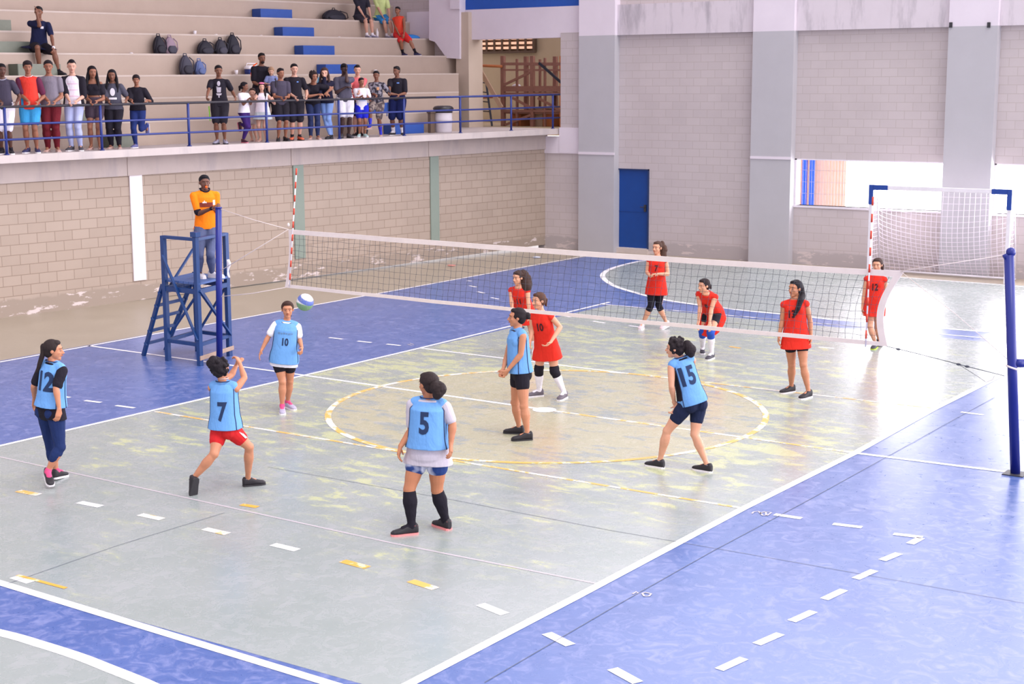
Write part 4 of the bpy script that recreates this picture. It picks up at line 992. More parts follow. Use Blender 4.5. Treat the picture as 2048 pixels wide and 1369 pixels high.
    def socks(s, m, t0=.7, name='sock', infl=.007):
        for sd in 'LR':
            k, a = s.J['k'+sd], s.J['a'+sd]; b = MB(); b.seg(k, a, s.prof('shank', t0, 1, infl)); td = s.J['t'+sd]; b.seg(a, a+td*.05*s.H-UP*.02, [(0, .019*s.H+infl), (1, .016*s.H+infl)])
            if t0 < .3:
                bk = -s.hf; cf = (a-k).normalized(); bk = (bk-cf*bk.dot(cf)).normalized(); b.ell(k.lerp(a, .27)+bk*.010*s.H, cf.cross(bk), bk, cf, .030*s.H+infl, .030*s.H+infl, .075*s.H)
            b.build(name, m, s.root, voxel=s.vox, sm=2)
    def pads(s, m, z0=-.10, z1=.18, infl=.014):
        for sd, hip in (('L', s.hipL), ('R', s.hipR)):
            k, a = s.J['k'+sd], s.J['a'+sd]; b = MB(); b.seg(k, k.lerp(a, z1), [(0, .034*s.H+infl), (1, .033*s.H+infl)]); b.seg(k, k.lerp(hip, -z0), [(0, .034*s.H+infl), (1, .037*s.H+infl)])
            b.ell(k+s.hf*.014, s.hl, s.hf, UP, .034*s.H+infl, .036*s.H+infl, .05*s.H); b.build('knee_pad', m, s.root, voxel=s.vox, sm=2)
    def shoes(s, upper, sole, accent=None, kind='shoe'):
        H = max(s.H, 1.2)
        for sd in 'LR':
            a = s.J['a'+sd]; td = s.J['t'+sd]; u = UP.copy(); l = td.cross(u)
            l = l.normalized() if l.length > .05 else RH; u = l.cross(td).normalized()
            if u.z < 0: u = -u
            h0 = a - td*.036*H - u*.050*H; L = .165*H; b = MB()
            if kind == 'shoe':
                st = [(-.02, .014, .052), (.04, .022, .066), (.18, .0235, .062), (.38, .0235, .056), (.56, .0265, .041), (.76, .0285, .032), (.9, .024, .027), (.99, .012, .018)]
                b.rings([(h0+td*L*t+u*(.006*H+h/2*H), l, u, w*H, h/2*H, h/2*H) for t, w, h in st], 16, 2.6)
                o = b.build('shoe', upper, s.root, voxel=max(.005, s.vox*.8), sm=2)
                b = MB(); rs = [(h0+td*L*t, l, w*H+.004) for t, w, h in [(-.015, .012, 0), (.03, .021, 0)]+[(t, w, h) for t, w, h in st[2:7]]+[(.99, .012, 0)]]
                n = len(rs); vs = []
                for p, l_, w in rs: vs += [p-l_*w, p+l_*w, p+l_*w+u*.013*H, p-l_*w+u*.013*H]
                b.add(vs, [(4*i+k, 4*i+(k+1) % 4, 4*i+4+(k+1) % 4, 4*i+4+k) for i in range(n-1) for k in range(4)]+[(3, 2, 1, 0), tuple(4*(n-1)+k for k in range(4))])
                b.build('sole', sole, o, base=s.root['_b'])
                if accent:
                    b = MB()
                    for t in (.38, .47, .56): b.tube([h0+td*L*t+l*.016*H+u*.036*H, h0+td*L*t+u*(.052-.03*(t-.3))*H, h0+td*L*t-l*.016*H+u*.036*H], .0035, 6)
                    b.tube([h0+td*L*.02+l*.014*H+u*.055*H, h0+td*L*.2+l*.02*H+u*.056*H, h0+td*L*.33+u*.052*H, h0+td*L*.2-l*.02*H+u*.056*H, h0+td*L*.02-l*.014*H+u*.055*H], .006, 6)
                    b.build('laces', accent, o, base=s.root['_b'], smooth=True)
            else:      # flip flops / bare feet
                st = [(0, .014, .022), (.1, .020, .036), (.3, .018, .040), (.55, .024, .026), (.8, .026, .018), (.95, .018, .014)]
                b.rings([(h0+td*L*t*.95+u*(.006*H+h/2*H), l, u, w*H, h/2*H, h/2*H) for t, w, h in st], 14, 2.4); o = b.build('sandal', upper, s.root, voxel=max(.006, s.vox*.8), sm=2)
                b = MB(); b.hexa([h0-l*.022*H, h0+l*.022*H, h0+td*L+l*.026*H, h0+td*L-l*.026*H, h0-l*.022*H+u*.008*H, h0+l*.022*H+u*.008*H, h0+td*L+l*.026*H+u*.008*H, h0+td*L-l*.026*H+u*.008*H]); b.build('sole', sole, o, base=s.root['_b'], bevel=.004)
    def bib(s, m, trim, hem=-.06, dep=1.10, lat=.93):
        """loose mesh bib, open at the sides, with dark piping"""
        b = MB(); s.trunk(b, hem, .97, .020, hem=.016, lat=lat, dep=dep); H = s.H
        for sh in (s.shL, s.shR): b.seg(s.nk-s.up*.008*H, s.nk.lerp(sh, .80)+s.up*.006*H, [(0, .030*H+.010), (1, .032*H+.008)])
        s.bibo = b.build('bib', m, s.root, voxel=s.vox, sm=3)
        n = 12; ts = [max(-.22, hem+(.97-hem)*i/n) for i in range(n+1)]; rs = s.body_rings(ts, .020); b = MB()
        for ang_ in (22, 158, -22, -158):
            pts = []
            for i, (c, l, f, a, bb, cc) in enumerate(rs):
                tt = hem+(.97-hem)*i/n
                if tt > .93: continue
                q = 1-i/n; e = .016*q**1.4*H; a = (max(a, .080*H*s.fat+.020 if tt < .85 else 0)+e)*lat; bb = max(bb, .060*H*s.fat+.02 if tt < .85 else 0); cc = max(cc, .056*H*s.fat+.02 if tt < .85 else 0)
                ct, st_ = math.cos(R_(ang_)), math.sin(R_(ang_)); ex = 2/2.3
                pts.append(c+l*math.copysign(abs(ct)**ex, ct)*a+f*math.copysign(abs(st_)**ex, st_)*((bb if st_ > 0 else cc)+e)*dep)
            top_ = (s.shL if math.cos(R_(ang_)) > 0 else s.shR).lerp(s.nk, .22)+s.up*.038*H
            pts.append(top_+s.fr*(.012 if ang_ > 0 else -.012)); b.tube(pts, .0055, 6)
        b.build('piping', trim, s.bibo, base=s.root['_b'], smooth=True)
        b = MB(); b.tube([s.nk+s.up*.012*H+s.lf*.052*H*math.cos(a)+s.fr*.050*H*math.sin(a)-s.up*.028*H*max(0, math.sin(a)) for a in [i*PI/12 for i in range(25)]], .006, 6); b.build('neck_piping', trim, s.bibo, base=s.root['_b'], smooth=True)
        return s.bibo
    def mark(s, host, text, h, t, back=False, m=None, off=0.0, name='number'):
        MARKS.append((s, host, text, h, t, back, m, off, name))

def text_mesh(txt, h):
    cu = bpy.data.curves.new('t', 'FONT'); cu.body = txt; cu.align_x = 'CENTER'; cu.size = h*1.42; cu.offset = .05*h; cu.resolution_u = 3
    o = bpy.data.objects.new('t', cu); COL.objects.link(o); return o
def finish_marks():
    outs = []
    for M_ in MARKS:
        if isinstance(M_[2], str): outs.append(text_mesh(M_[2], M_[3]))
        else: outs.append(None)
    bpy.context.view_layer.update(); dg = bpy.context.evaluated_depsgraph_get()
    for (s, host, text, h, t, back, m, off, name), to in zip(MARKS, outs):
        bm = bmesh.new()
        if to is not None:
            me = bpy.data.meshes.new_from_object(to.evaluated_get(dg)); bm.from_mesh(me); bpy.data.meshes.remove(me)
            ys = [v.co.y for v in bm.verts]; c = (min(ys)+max(ys))/2
            sc = 1.08*h/max(.001, max(ys)-min(ys))
            for v in bm.verts: v.co.y = (v.co.y-c)*sc; v.co.x *= sc*.74
        else:
            for q in text:
                vs = [bm.verts.new((x, y, 0)) for x, y in q]; bm.faces.new(vs)
        bmesh.ops.triangulate(bm, faces=bm.faces)
        for _ in range(3):
            L = [e for e in bm.edges if e.calc_length() > .022]
            if L: bmesh.ops.subdivide_edges(bm, edges=L, cuts=1); bmesh.ops.triangulate(bm, faces=bm.faces)
        tree = BVHTree.FromPolygons([v.co.copy() for v in host.data.vertices], [p.vertices[:] for p in host.data.polygons])
        B = Vector(s.root['_b']); org = s.pel.lerp(s.nk, t)-B; fr = -s.fr if back else s.fr; lx = -s.lf if back else s.lf
        kill = []
        for v in bm.verts:
            p = org+lx*(v.co.x+off)+s.up*v.co.y; hit = tree.ray_cast(p+fr*.6, -fr)
            if hit[0] is None: kill.append(v)
            else: v.co = hit[0]+fr*.004
        bmesh.ops.delete(bm, geom=kill, context='VERTS')
        me = bpy.data.meshes.new(name); bm.to_mesh(me); bm.free(); me.materials.append(m or mat('number ink', (28, 44, 70), .8))
        o = bpy.data.objects.new(name, me); COL.objects.link(o); o.parent = host
        if to is not None: cu = to.data; bpy.data.objects.remove(to); bpy.data.curves.remove(cu)

# ---- players: joints measured in the photo (crop origin, crop scale), stood on the floor where their shoes are
def player(label, H, skin, K, yaw, pel, nk, head, arms, legs, feet, hipyaw=None, z0=0.0, noff=0.0, poff=0.0, group=None, fat=1.0, male=False, D0=None, nz=None):
    kx, ky, ks = K
    px = lambda q: (kx+q[0]/ks, ky+q[1]/ks)
    ft = {}
    for sd, (he, to, zh, zt) in feet.items():
        a = onz(*px(he), z0+zh); c = onz(*px(to), z0+zt); ft[sd] = (a, c)
    D = D0 if D0 is not None else sum(depth(a.lerp(c, .5)) for a, c in ft.values())/len(ft)
    at = lambda q, o=0.0: ondepth(*px(q), D+o)
    pp = at(pel, poff); base = Vector((pp.x, pp.y, z0))
    p = Person(label, H, skin, yaw, base, group=group, fat=fat, male=male)
    p.torso(pp, at(nk, noff), hipyaw); hx = at(head[0], noff+(head[4] if len(head) > 4 else 0)); p.head(hx, head[1], head[2] if len(head) > 2 else 0, head[3] if len(head) > 3 else 0)
    for sd, (e, eo, w, wo, h, ho, curl) in arms.items():
        sh = p.shL if sd == 'L' else p.shR; ds = depth(sh)-D
        p.arm(sd, at(e, ds+eo), at(w, ds+wo), at(h, ds+ho), curl)
    for sd, (k, ko) in legs.items():
        a, c = ft[sd]; td = (c-a).normalized(); zh = feet[sd][2]
        ank = a+td*.036*H*1.0
        u = UP - td*UP.dot(td); ank += u.normalized()*.050*H
        hip = p.hipL if sd == 'L' else p.hipR
        dk = (depth(hip)+depth(ank))/2-D
        p.leg(sd, at(k, dk+ko), ank, td)
    if DEBUG:
        r = lambda a, b: round((a-b).length/H, 3)
        print('JOINT', label[:28], 'torso', r(p.pel, p.nk), 'up', [r(p.shL if s_ == 'L' else p.shR, p.J['e'+s_]) for s_ in 'LR'], 'fore', [r(p.J['e'+s_], p.J['w'+s_]) for s_ in 'LR'], 'thigh', [r(p.hipL if s_ == 'L' else p.hipR, p.J['k'+s_]) for s_ in 'LR'], 'shank', [r(p.J['k'+s_], p.J['a'+s_]) for s_ in 'LR'], 'D', round(D, 2))
    p.at = at; return p
DEBUG = False
mBIB = cloth('light blue bib mesh', (104, 154, 212)); mTRIM = mat('navy piping', (34, 44, 80), .8)
mRJ = cloth('red jersey', (212, 46, 34)); mBLKc = cloth('black cloth', (30, 26, 36)); mNAVY = cloth('navy cloth', (26, 34, 62)); mWHTc = cloth('white cloth knit', (232, 226, 234))
mGRYc = cloth('light grey cloth', (186, 178, 190)); mSH = mat('black shoe', (36, 32, 38), .6); mSOLE = mat('white sole', (226, 220, 224), .6); mSOLEK = mat('dark sole', (48, 46, 50), .7)
mLACE = mat('grey laces', (112, 108, 118), .7); mINK = mat('number ink', (30, 48, 84), .8); mINKR = mat('dark jersey ink', (66, 16, 26), .8)
TAN = (188, 128, 98); LIGHT = (208, 152, 124); DKT = (176, 116, 84)
GB = 'players in light blue bibs'; GR = 'players in red jerseys'

# 12
p = player('person in light blue bib 12 with a long braid and navy cropped leggings', 1.64, TAN, (40, 660, 4.025), 148, (243, 690), (268, 262), ((272, 168), 98, 4, 0), 
    {'R': ((290, 470), -.10, (316, 640), -.14, (300, 740), -.16, .6), 'L': ((112, 455), -.02, (118, 560), .10, (122, 650), .15, .5)},
    {'R': ((322, 945), 0.0), 'L': ((250, 955), .05)}, {'R': ((215, 1175), (268, 1305), .10, 0), 'L': ((268, 1205), (350, 1185), 0.02, 0)}, group=GB)
p.body(); p.face(); p.hair('tied', (44, 34, 34), [p.hp(0, -.50, .18), p.at((185, 190), -.04), p.at((158, 275), -.05), p.at((136, 345), -.05)], [.035, .030, .026, .016])
p.top('undershirt', mBLKc, hem=-.15, infl=.012, sleeve=.78, sl_r=.012); p.mark(p.bib(mBIB, mTRIM, hem=.09, lat=.92, dep=1.16), '12', .21, .64, True, mINK, .022)
p.bottoms('leggings', cloth('blue leggings', (30, 46, 92)), 1, .008, shank=.22); p.socks(mat('pink sock', (206, 70, 120), .8), .93); p.shoes(mSH, mSOLE, mLACE)
# 7
p = player('person in light blue bib 7 and red shorts, striking with both arms raised', 1.56, TAN, (360, 690, 4.278), 168, (393, 760), (372, 322), ((352, 205), 150, -14, 0),
    {'R': ((552, 285), .10, (512, 160), .24, (500, 135), .26, 1.0), 'L': ((440, 262), .26, (486, 168), .34, (496, 138), .30, 1.0)},
    {'L': ((292, 935), -.10), 'R': ((592, 875), -.08)}, {'L': ((142, 1150), (128, 1235), .20, .08), 'R': ((540, 1215), (688, 1200), 0, 0)}, group=GB, hipyaw=160)
p.body(); p.face(); p.hair('curly', (30, 24, 30), [p.hp(0, -.42, .35), p.at((290, 150), -.05), p.at((262, 160), -.06), p.at((250, 185), -.06)], [.05, .055, .045, .02], 1)
p.bottoms('shorts', cloth('red shorts', (196, 36, 40)), .46, .012); p.mark(p.bib(mBIB, mTRIM, hem=.02, dep=1.15, lat=1.0), '7', .20, .42, True, mINK, .02)
p.shoes(mSH, mSOLEK, mLACE)
hip, kn = p.hipR, p.J['kR']; b = MB()
for k in (-1, 0, 1):
    sd = (RH*.9-FH*.2).normalized(); rr = .0665*p.H*.98; pts = []
    for q in (.02, .15, .28, .40): c = hip.lerp(kn, q); tdir = (sd+(-FH)*(.16*k+.25)).normalized(); pts.append(c+tdir*(rr*(1-.12*q)+.003))
    b.tube(pts, .0055, 5)
b.build('side_stripes', mWHTc, p.root, smooth=True)
b = MB(); b.tube([p.nk+p.up*.03*p.H+p.lf*.036*p.H*math.cos(a)+p.fr*.036*p.H*math.sin(a) for a in [i*PI/10 for i in range(21)]], .004, 6); b.build('necklace', mat('silver chain', (200, 190, 190), .4), p.root, smooth=True)
# 10 blue
p = player('person in light blue bib 10 over a white shirt, facing the camera with open arms', 1.56, TAN, (490, 580, 5.073), 4, (392, 745), (425, 322), ((432, 205), 8, 3, 0),
    {'R': ((232, 485), -.03, (170, 610), -.10, (138, 690), -.16, .35), 'L': ((552, 505), .0, (578, 590), -.10, (575, 630), -.16, 1.1)},
    {'R': ((380, 935), -.03), 'L': ((455, 925), -.02)}, {'R': ((378, 1235), (382, 1285), 0, 0), 'L': ((410, 1190), (495, 1222), 0.01, 0)}, group=GB)
p.body(); p.face(); p.hair('tied', (60, 40, 34), [p.hp(0, -.45, .0), p.hp(.12, -.50, -.45), p.hp(.10, -.42, -.7)], .028)
p.top('undershirt', mWHTc, hem=-.19, infl=.016, sleeve=.62, sl_r=.014); bb_ = p.bib(mBIB, mTRIM, hem=-.10, lat=1.12, dep=1.2); p.mark(bb_, '10', .10, .50, False, mINK)
p.mark(bb_, [[(x, y), (x+w_, y), (x+w_, y+.022), (x, y+.022)] for x, y, w_ in ((-.10, .0, .03), (-.06, -.004, .02), (-.03, .002, .03), (.01, .0, .018), (.04, -.003, .03), (.08, .0, .02))], .03, .70, False, mat('faded ink', (96, 128, 170), .8), 0, 'lettering')
p.bottoms('shorts', mBLKc, .40, .008); p.socks(mat('pink sock', (206, 70, 120), .8), .93); p.shoes(mat('grey lilac shoe', (168, 160, 184), .6), mSOLE, mat('lilac lace', (150, 130, 200)))
# 5
p = player('person in light blue bib 5 over a pale shirt with knee high black socks', 1.68, DKT, (770, 720, 3.7), 168, (318, 720), (325, 290), ((318, 185), -138, 6, 0),
    {'L': ((195, 530), .0, (115, 640), -.10, (98, 715), -.12, .6), 'R': ((500, 480), -.03, (487, 620), -.10, (488, 690), -.14, .6)},
    {'L': ((180, 960), -.03), 'R': ((385, 965), -.03)}, {'L': ((242, 1290), (108, 1302), 0, 0), 'R': ((478, 1265), (405, 1238), 0, 0)}, group=GB, fat=1.16)
p.body(); p.face(); p.hair('tied', (44, 34, 34), [p.hp(.0, -.48, .0), p.hp(0, -.66, -.12), p.hp(.0, -.62, -.34), p.hp(0, -.56, -.5)], [.05, .065, .05, .015], 1)
p.top('undershirt', mGRYc, hem=-.17, infl=.026, sleeve=.72, sl_r=.006, flare=.010); p.mark(p.bib(mBIB, mTRIM, hem=.14, lat=1.02, dep=1.22), '5', .21, .62, True, mINK, .0)
w = NT('bleached denim'); n_ = w.noise(5, 2, .4); m_ = w.out(w.mix(w.ramp(n_, .48, .56), srgb((40, 62, 120)), srgb((196, 200, 220))), .8, .2)
p.bottoms('shorts', m_, .31, .007, 1.0, flare=.006); p.socks(mBLKc, .10); p.shoes(mSH, mat('coral sole', (228, 140, 140), .6), mat('coral lace', (240, 110, 116), .6))
# middle blue facing the net
p = player('person in light blue bib standing side on, hands joined, near the centre spot', 1.66, TAN, (980, 530, 3.7), -66, (222, 812), (205, 478), ((197, 392), -86, 0, 0),
    {'L': ((228, 665), -.02, (132, 780), -.02, (100, 820), .0, .9), 'R': ((122, 690), -.02, (98, 775), -.20, (88, 812), -.24, .9)},
    {'L': ((252, 1045), -.02), 'R': ((186, 1020), .0)}, {'L': ((312, 1297), (170, 1305), 0, 0), 'R': ((250, 1255), (158, 1250), 0.0, 0)}, hipyaw=-74, group=GB)
p.body(); p.face(); p.hair('bun', (36, 28, 32), curly=1)
p.bib(mBIB, mTRIM, hem=.02, lat=.92); p.top('undershirt', cloth('white and black vest', (60, 54, 66)), hem=.03, infl=.010, sleeve=0, flare=.006)
p.bottoms('shorts', mBLKc, .34, .008); p.shoes(mSH, mSOLEK, mLACE)
# 15
p = player('person in light blue bib 15 and dark cycling shorts, feet wide apart', 1.60, LIGHT, (1280, 660, 4.565), -156, (492, 700), (368, 262), ((318, 172), -104, 2, 0),
    {'L': ((288, 520), -.06, (312, 660), .04, (330, 705), .10, .8), 'R': ((398, 520), .0, (345, 690), -.10, (325, 725), -.10, .8)},
    {'L': ((248, 925), .0), 'R': ((500, 955), .0)}, {'L': ((216, 1270), (108, 1250), 0, 0), 'R': ((652, 1308), (548, 1288), 0, 0)}, group=GB, noff=.05)
p.body(); p.face(); p.hair('curly', (38, 30, 34), [p.hp(0, -.42, .12), p.hp(0, -.66, .16), p.hp(.02, -.80, -.05), p.hp(.02, -.80, -.32)], [.045, .06, .06, .035], 1)
p.top('undershirt', mBLKc, hem=.12, infl=.009, sleeve=0); p.mark(p.bib(mBIB, mTRIM, hem=-.02, lat=.90), '15', .21, .62, True, mINK, -.045)
p.bottoms('shorts', mNAVY, .52, .008); p.shoes(mSH, mSOLE, mLACE)
# red 10
p = player('person in red jersey 10 with black knee pads and white socks behind the centre spot', 1.60, LIGHT, (980, 530, 3.7), -24, (425, 650), (375, 352), ((358, 268), -52, 4, 0),
    {'R': ((315, 482), -.02, (296, 560), -.10, (290, 595), -.14, .7), 'L': ((520, 462), .0, (450, 572), -.18, (412, 603), -.22, .7)},
    {'R': ((362, 775), -.03), 'L': ((478, 785), -.03)}, {'R': ((392, 972), (296, 980), 0, 0), 'L': ((562, 985), (478, 1022), 0, 0)}, group=GR, noff=-.12)
p.body(); p.face(); p.hair('tied', (84, 56, 46), [p.hp(0, -.45, .2), p.hp(0, -.62, .0), p.hp(0, -.60, -.45)], .03)
j = p.top('jersey', mRJ, hem=-.30, infl=.016, flare=.016, cap=1); p.mark(j, '10', .11, .66, False, mINKR); p.socks(mWHTc, .1); p.pads(mBLKc); p.bottoms('shorts', mBLKc, .25, .006); p.shoes(mat('grey shoe', (98, 90, 100), .6), mSOLE, mBLKc)
# red 11
p = player('person in red jersey 11 with long loose curly hair, bent over behind jersey 10', 1.60, LIGHT, (980, 530, 3.7), -22, (262, 372), (212, 168), ((206, 98), -42, 6, 0),
    {'R': ((158, 262), -.06, (166, 345), -.12, (168, 385), -.12, .5), 'L': ((283, 270), -.06, (290, 352), -.12, (292, 385), -.12, .5)},
    {'R': ((205, 480), -.10), 'L': ((305, 480), -.10)}, {'R': ((215, 640), (180, 655), 0, 0), 'L': ((338, 645), (325, 668), 0, 0)}, group=GR, noff=-.28)
p.body(); p.face(); p.hair('tied', (62, 44, 40), [p.hp(0.1, -.42, .3), p.hp(.3, -.52, -.15), p.hp(.42, -.4, -.7), p.hp(.42, -.25, -1.15)], [.06, .085, .085, .05], 1)
j = p.top('jersey', mRJ, hem=-.20, infl=.018, flare=.016, cap=1); p.mark(j, '11', .10, .62, False, mINKR); p.bottoms('shorts', mBLKc, .35, .008); p.socks(mWHTc, .6); p.shoes(mSOLE, mSOLE)
# red 7
p = player('person in red jersey 7 and black cropped leggings walking towards the net', 1.64, LIGHT, (1260, 470, 5.265), -14, (278, 545), (288, 228), ((286, 140), -40, 0, 0),
    {'R': ((180, 395), -.02, (215, 440), -.20, (240, 425), -.22, .8), 'L': ((398, 415), -.02, (290, 412), -.20, (225, 415), -.24, .8)},
    {'R': ((222, 740), -.06), 'L': ((300, 740), .02)}, {'R': ((135, 985), (95, 1015), 0, 0), 'L': ((405, 960), (330, 1000), .04, 0)}, group=GR)
p.body(); p.face(); p.hair('tied', (78, 56, 48), [p.hp(.15, -.40, .35), p.hp(.28, -.48, -.1), p.hp(.35, -.42, -.6), p.hp(.4, -.35, -1.0)], [.05, .065, .06, .03], 1)
j = p.top('jersey', mRJ, hem=-.28, infl=.016, flare=.016, cap=1); p.mark(j, '7', .11, .62, False, mINKR); p.bottoms('leggings', mBLKc, 1, .009, shank=.22); p.shoes(mat('pale pink shoe', (214, 190, 196), .6), mSOLE)
hip, kn = p.hipL, p.J['kL']; b = MB(); b.tube([hip.lerp(kn, q)+(RH*.7-FH*.5).normalized()*(.060*p.H*(1-.32*q)+.002) for q in (.35, .55, .75, .95)], .007, 6); b.build('side_stripe', mat('pink stripe', (214, 180, 196)), p.root, smooth=True)
# red 8
p = player('person in red jersey with blue knee pads, bent forward with hands on her knees', 1.58, LIGHT, (1260, 470, 5.265), -36, (872, 800), (800, 618), ((776, 540), -56, 6, 0),
    {'R': ((738, 765), -.06, (722, 915), -.12, (712, 960), -.14, .5), 'L': ((855, 790), -.08, (838, 925), -.20, (850, 985), -.22, .5)},
    {'R': ((765, 1020), -.22), 'L': ((850, 1030), -.20)}, {'R': ((762, 1235), (765, 1275), 0, 0), 'L': ((875, 1300), (798, 1328), 0, 0)}, group=GR, noff=-.34, poff=.05)
p.body(); p.face(); p.hair('tied', (44, 34, 36), [p.hp(0, -.45, .1), p.hp(0, -.62, -.1), p.hp(0, -.70, -.35)], .03)
j = p.top('jersey', mRJ, hem=-.28, infl=.018, flare=.016, cap=1); p.mark(j, '8', .10, .62, False, mINKR); p.bottoms('shorts', mBLKc, .46, .006); p.socks(mWHTc, .2); p.pads(mat('blue knee pad', (28, 72, 170), .8), -.10, .24, .010); p.shoes(mat('dark grey shoe', (62, 60, 72), .6), mSOLE)
# red 13
p = player('person in red jersey 13 with a long black ponytail over her shoulder, arms hanging', 1.68, TAN, (1540, 500, 4.28), -12, (222, 740), (212, 425), ((214, 335), -52, 0, 0),
    {'R': ((106, 610), .0, (78, 735), -.03, (70, 800), -.05, .6), 'L': ((342, 600), .0, (352, 735), -.03, (350, 800), -.05, .6)},
    {'R': ((186, 985), -.02), 'L': ((286, 985), -.02)}, {'R': ((208, 1218), (88, 1235), 0, 0), 'L': ((350, 1262), (285, 1278), 0, 0)}, group=GR)
p.body(); p.face(); p.hair('tied', (34, 28, 34), [p.hp(.1, -.45, .1), p.hp(.34, -.30, -.45), p.at((262, 430), -.12), p.at((240, 500), -.17), p.at((215, 550), -.17), p.at((200, 572), -.17)], [.04, .05, .045, .035, .025, .01])
j = p.top('jersey', mRJ, hem=-.32, infl=.016, flare=.016, cap=1); p.mark(j, '13', .11, .64, False, mINKR, -.05); p.bottoms('shorts', mBLKc, .40, .005); p.shoes(mSH, mSOLE)
# red 12
p = player('person in red jersey 12 standing with legs crossed in front of the goal', 1.60, LIGHT, (1540, 500, 4.28), -18, (893, 480), (905, 218), ((918, 132), -28, 4, 0),
    {'R': ((806, 390), .0, (790, 495), -.02, (792, 535), -.04, .6), 'L': ((990, 360), .06, (968, 430), .10, (960, 460), .12, .6)},
    {'R': ((858, 655), -.02), 'L': ((918, 665), .04)}, {'R': ((908, 838), (870, 862), 0, 0), 'L': ((925, 795), (935, 820), 0.03, 0)}, group=GR)
p.body(); p.face(); p.hair('tied', (70, 52, 48), [p.hp(0, -.42, .2), p.hp(.25, -.52, -.1), p.hp(.3, -.5, -.6)], .035)
j = p.top('jersey', mRJ, hem=-.32, infl=.016, flare=.016, cap=1); p.mark(j, '12', .11, .64, False, mINKR); p.shoes(mat('dark grey shoe', (62, 60, 72), .6), mat('lime sole', (176, 200, 60), .6))

# umpire
Du = depth((A_+C_)/2)
p = player('person in orange shirt and jeans standing on the umpire stand with a whistle', 1.76, (104, 68, 56), (370, 340, 5.265), 26, (222, 632), (208, 222), ((206, 138), 24, 2, 0),
    {'R': ((142, 462), -.06, (292, 402), -.30, (350, 375), -.40, .9), 'L': ((325, 440), -.02, (345, 405), -.22, (372, 378), -.32, .9)},
    {'R': ((150, 890), -.02), 'L': ((268, 895), -.02)}, {'R': ((150, 1180), (218, 1205), 0, 0), 'L': ((285, 1180), (400, 1180), 0, 0)}, z0=ZP-.015, D0=Du, male=True)
for sd, q in (('R', (152, 1130)), ('L', (288, 1130))):
    c = ondepth(370+q[0]/5.265, 340+q[1]/5.265, Du); c = Vector((c.x, c.y, ZP-.015+.05*1.76)); p.J['a'+sd] = c; p.J['t'+sd] = (RH*(.5 if sd == 'R' else .9)-FH*(.8 if sd == 'R' else .35)).normalized()
p.root['_b'] = list(p.root.location)
p.body(); p.face((20, 16, 18)); p.hair('short', (26, 24, 30))
mOS = cloth('orange shirt', (255, 128, 22)); j = p.top('shirt', mOS, hem=-.04, infl=.018, sleeve=.88, sl_r=.014, flare=.004)
p.mark(j, [[(-.12, -.03), (.10, -.03), (.10, .045), (-.12, .045)]], .08, .62, False, mat('maroon chest band', (120, 44, 30), .8), -.0, 'chest_band')
p.mark(j, [[(-.075, .035), (-.01, .035), (-.01, .055), (-.075, .055)], [(-.055, .055), (-.035, .055), (-.045, .085)]], .08, .62, False, mWHTc, .0, 'chest_logo')
p.mark(j, [[(.10, .0), (.145, .0), (.145, .08), (.10, .08)]], .08, .62, False, mWHTc, .0, 'badge')
b = MB(); b.tube([p.nk+p.up*.022*p.H+p.lf*.044*p.H*math.cos(a)+p.fr*.044*p.H*math.sin(a)-p.up*.028*p.H*max(0, math.sin(a)) for a in [i*PI/12 for i in range(25)]], .013, 8); b.build('collar', mBLKc, p.root, smooth=True)
b = MB(); e_, w_ = p.J['eR'], p.J['wR']; b.seg(e_.lerp(p.shR, .10), e_.lerp(p.shR, .17), [(0, .062), (1, .062)]); b.build('sleeve_cuff', mBLKc, p.root, smooth=True)
b = MB(); b.seg(w_.lerp(e_, .10), w_.lerp(e_, .02), [(0, .031), (1, .031)]); b.build('wrist_watch', mBLKc, p.root, smooth=True)
b = MB(); b.ell(p.hp(0, .52, -.235), p.h_l, p.h_f, p.h_u, .022, .03, .02); b.build('whistle', mat('orange whistle', (255, 100, 30), .4), p.root, smooth=True)
w = NT('faded jeans'); m_ = w.out(w.mix(w.noise(3, 4, .6, stretch=(1, 1, .3)), srgb((56, 64, 96)), srgb((98, 106, 140))), .85, .2); w.bump(w.noise(14, 3, .5), .5, .02)
p.bottoms('jeans', m_, 1, .014, 1.0, shank=.94); p.shoes(mSOLE, mSOLE)

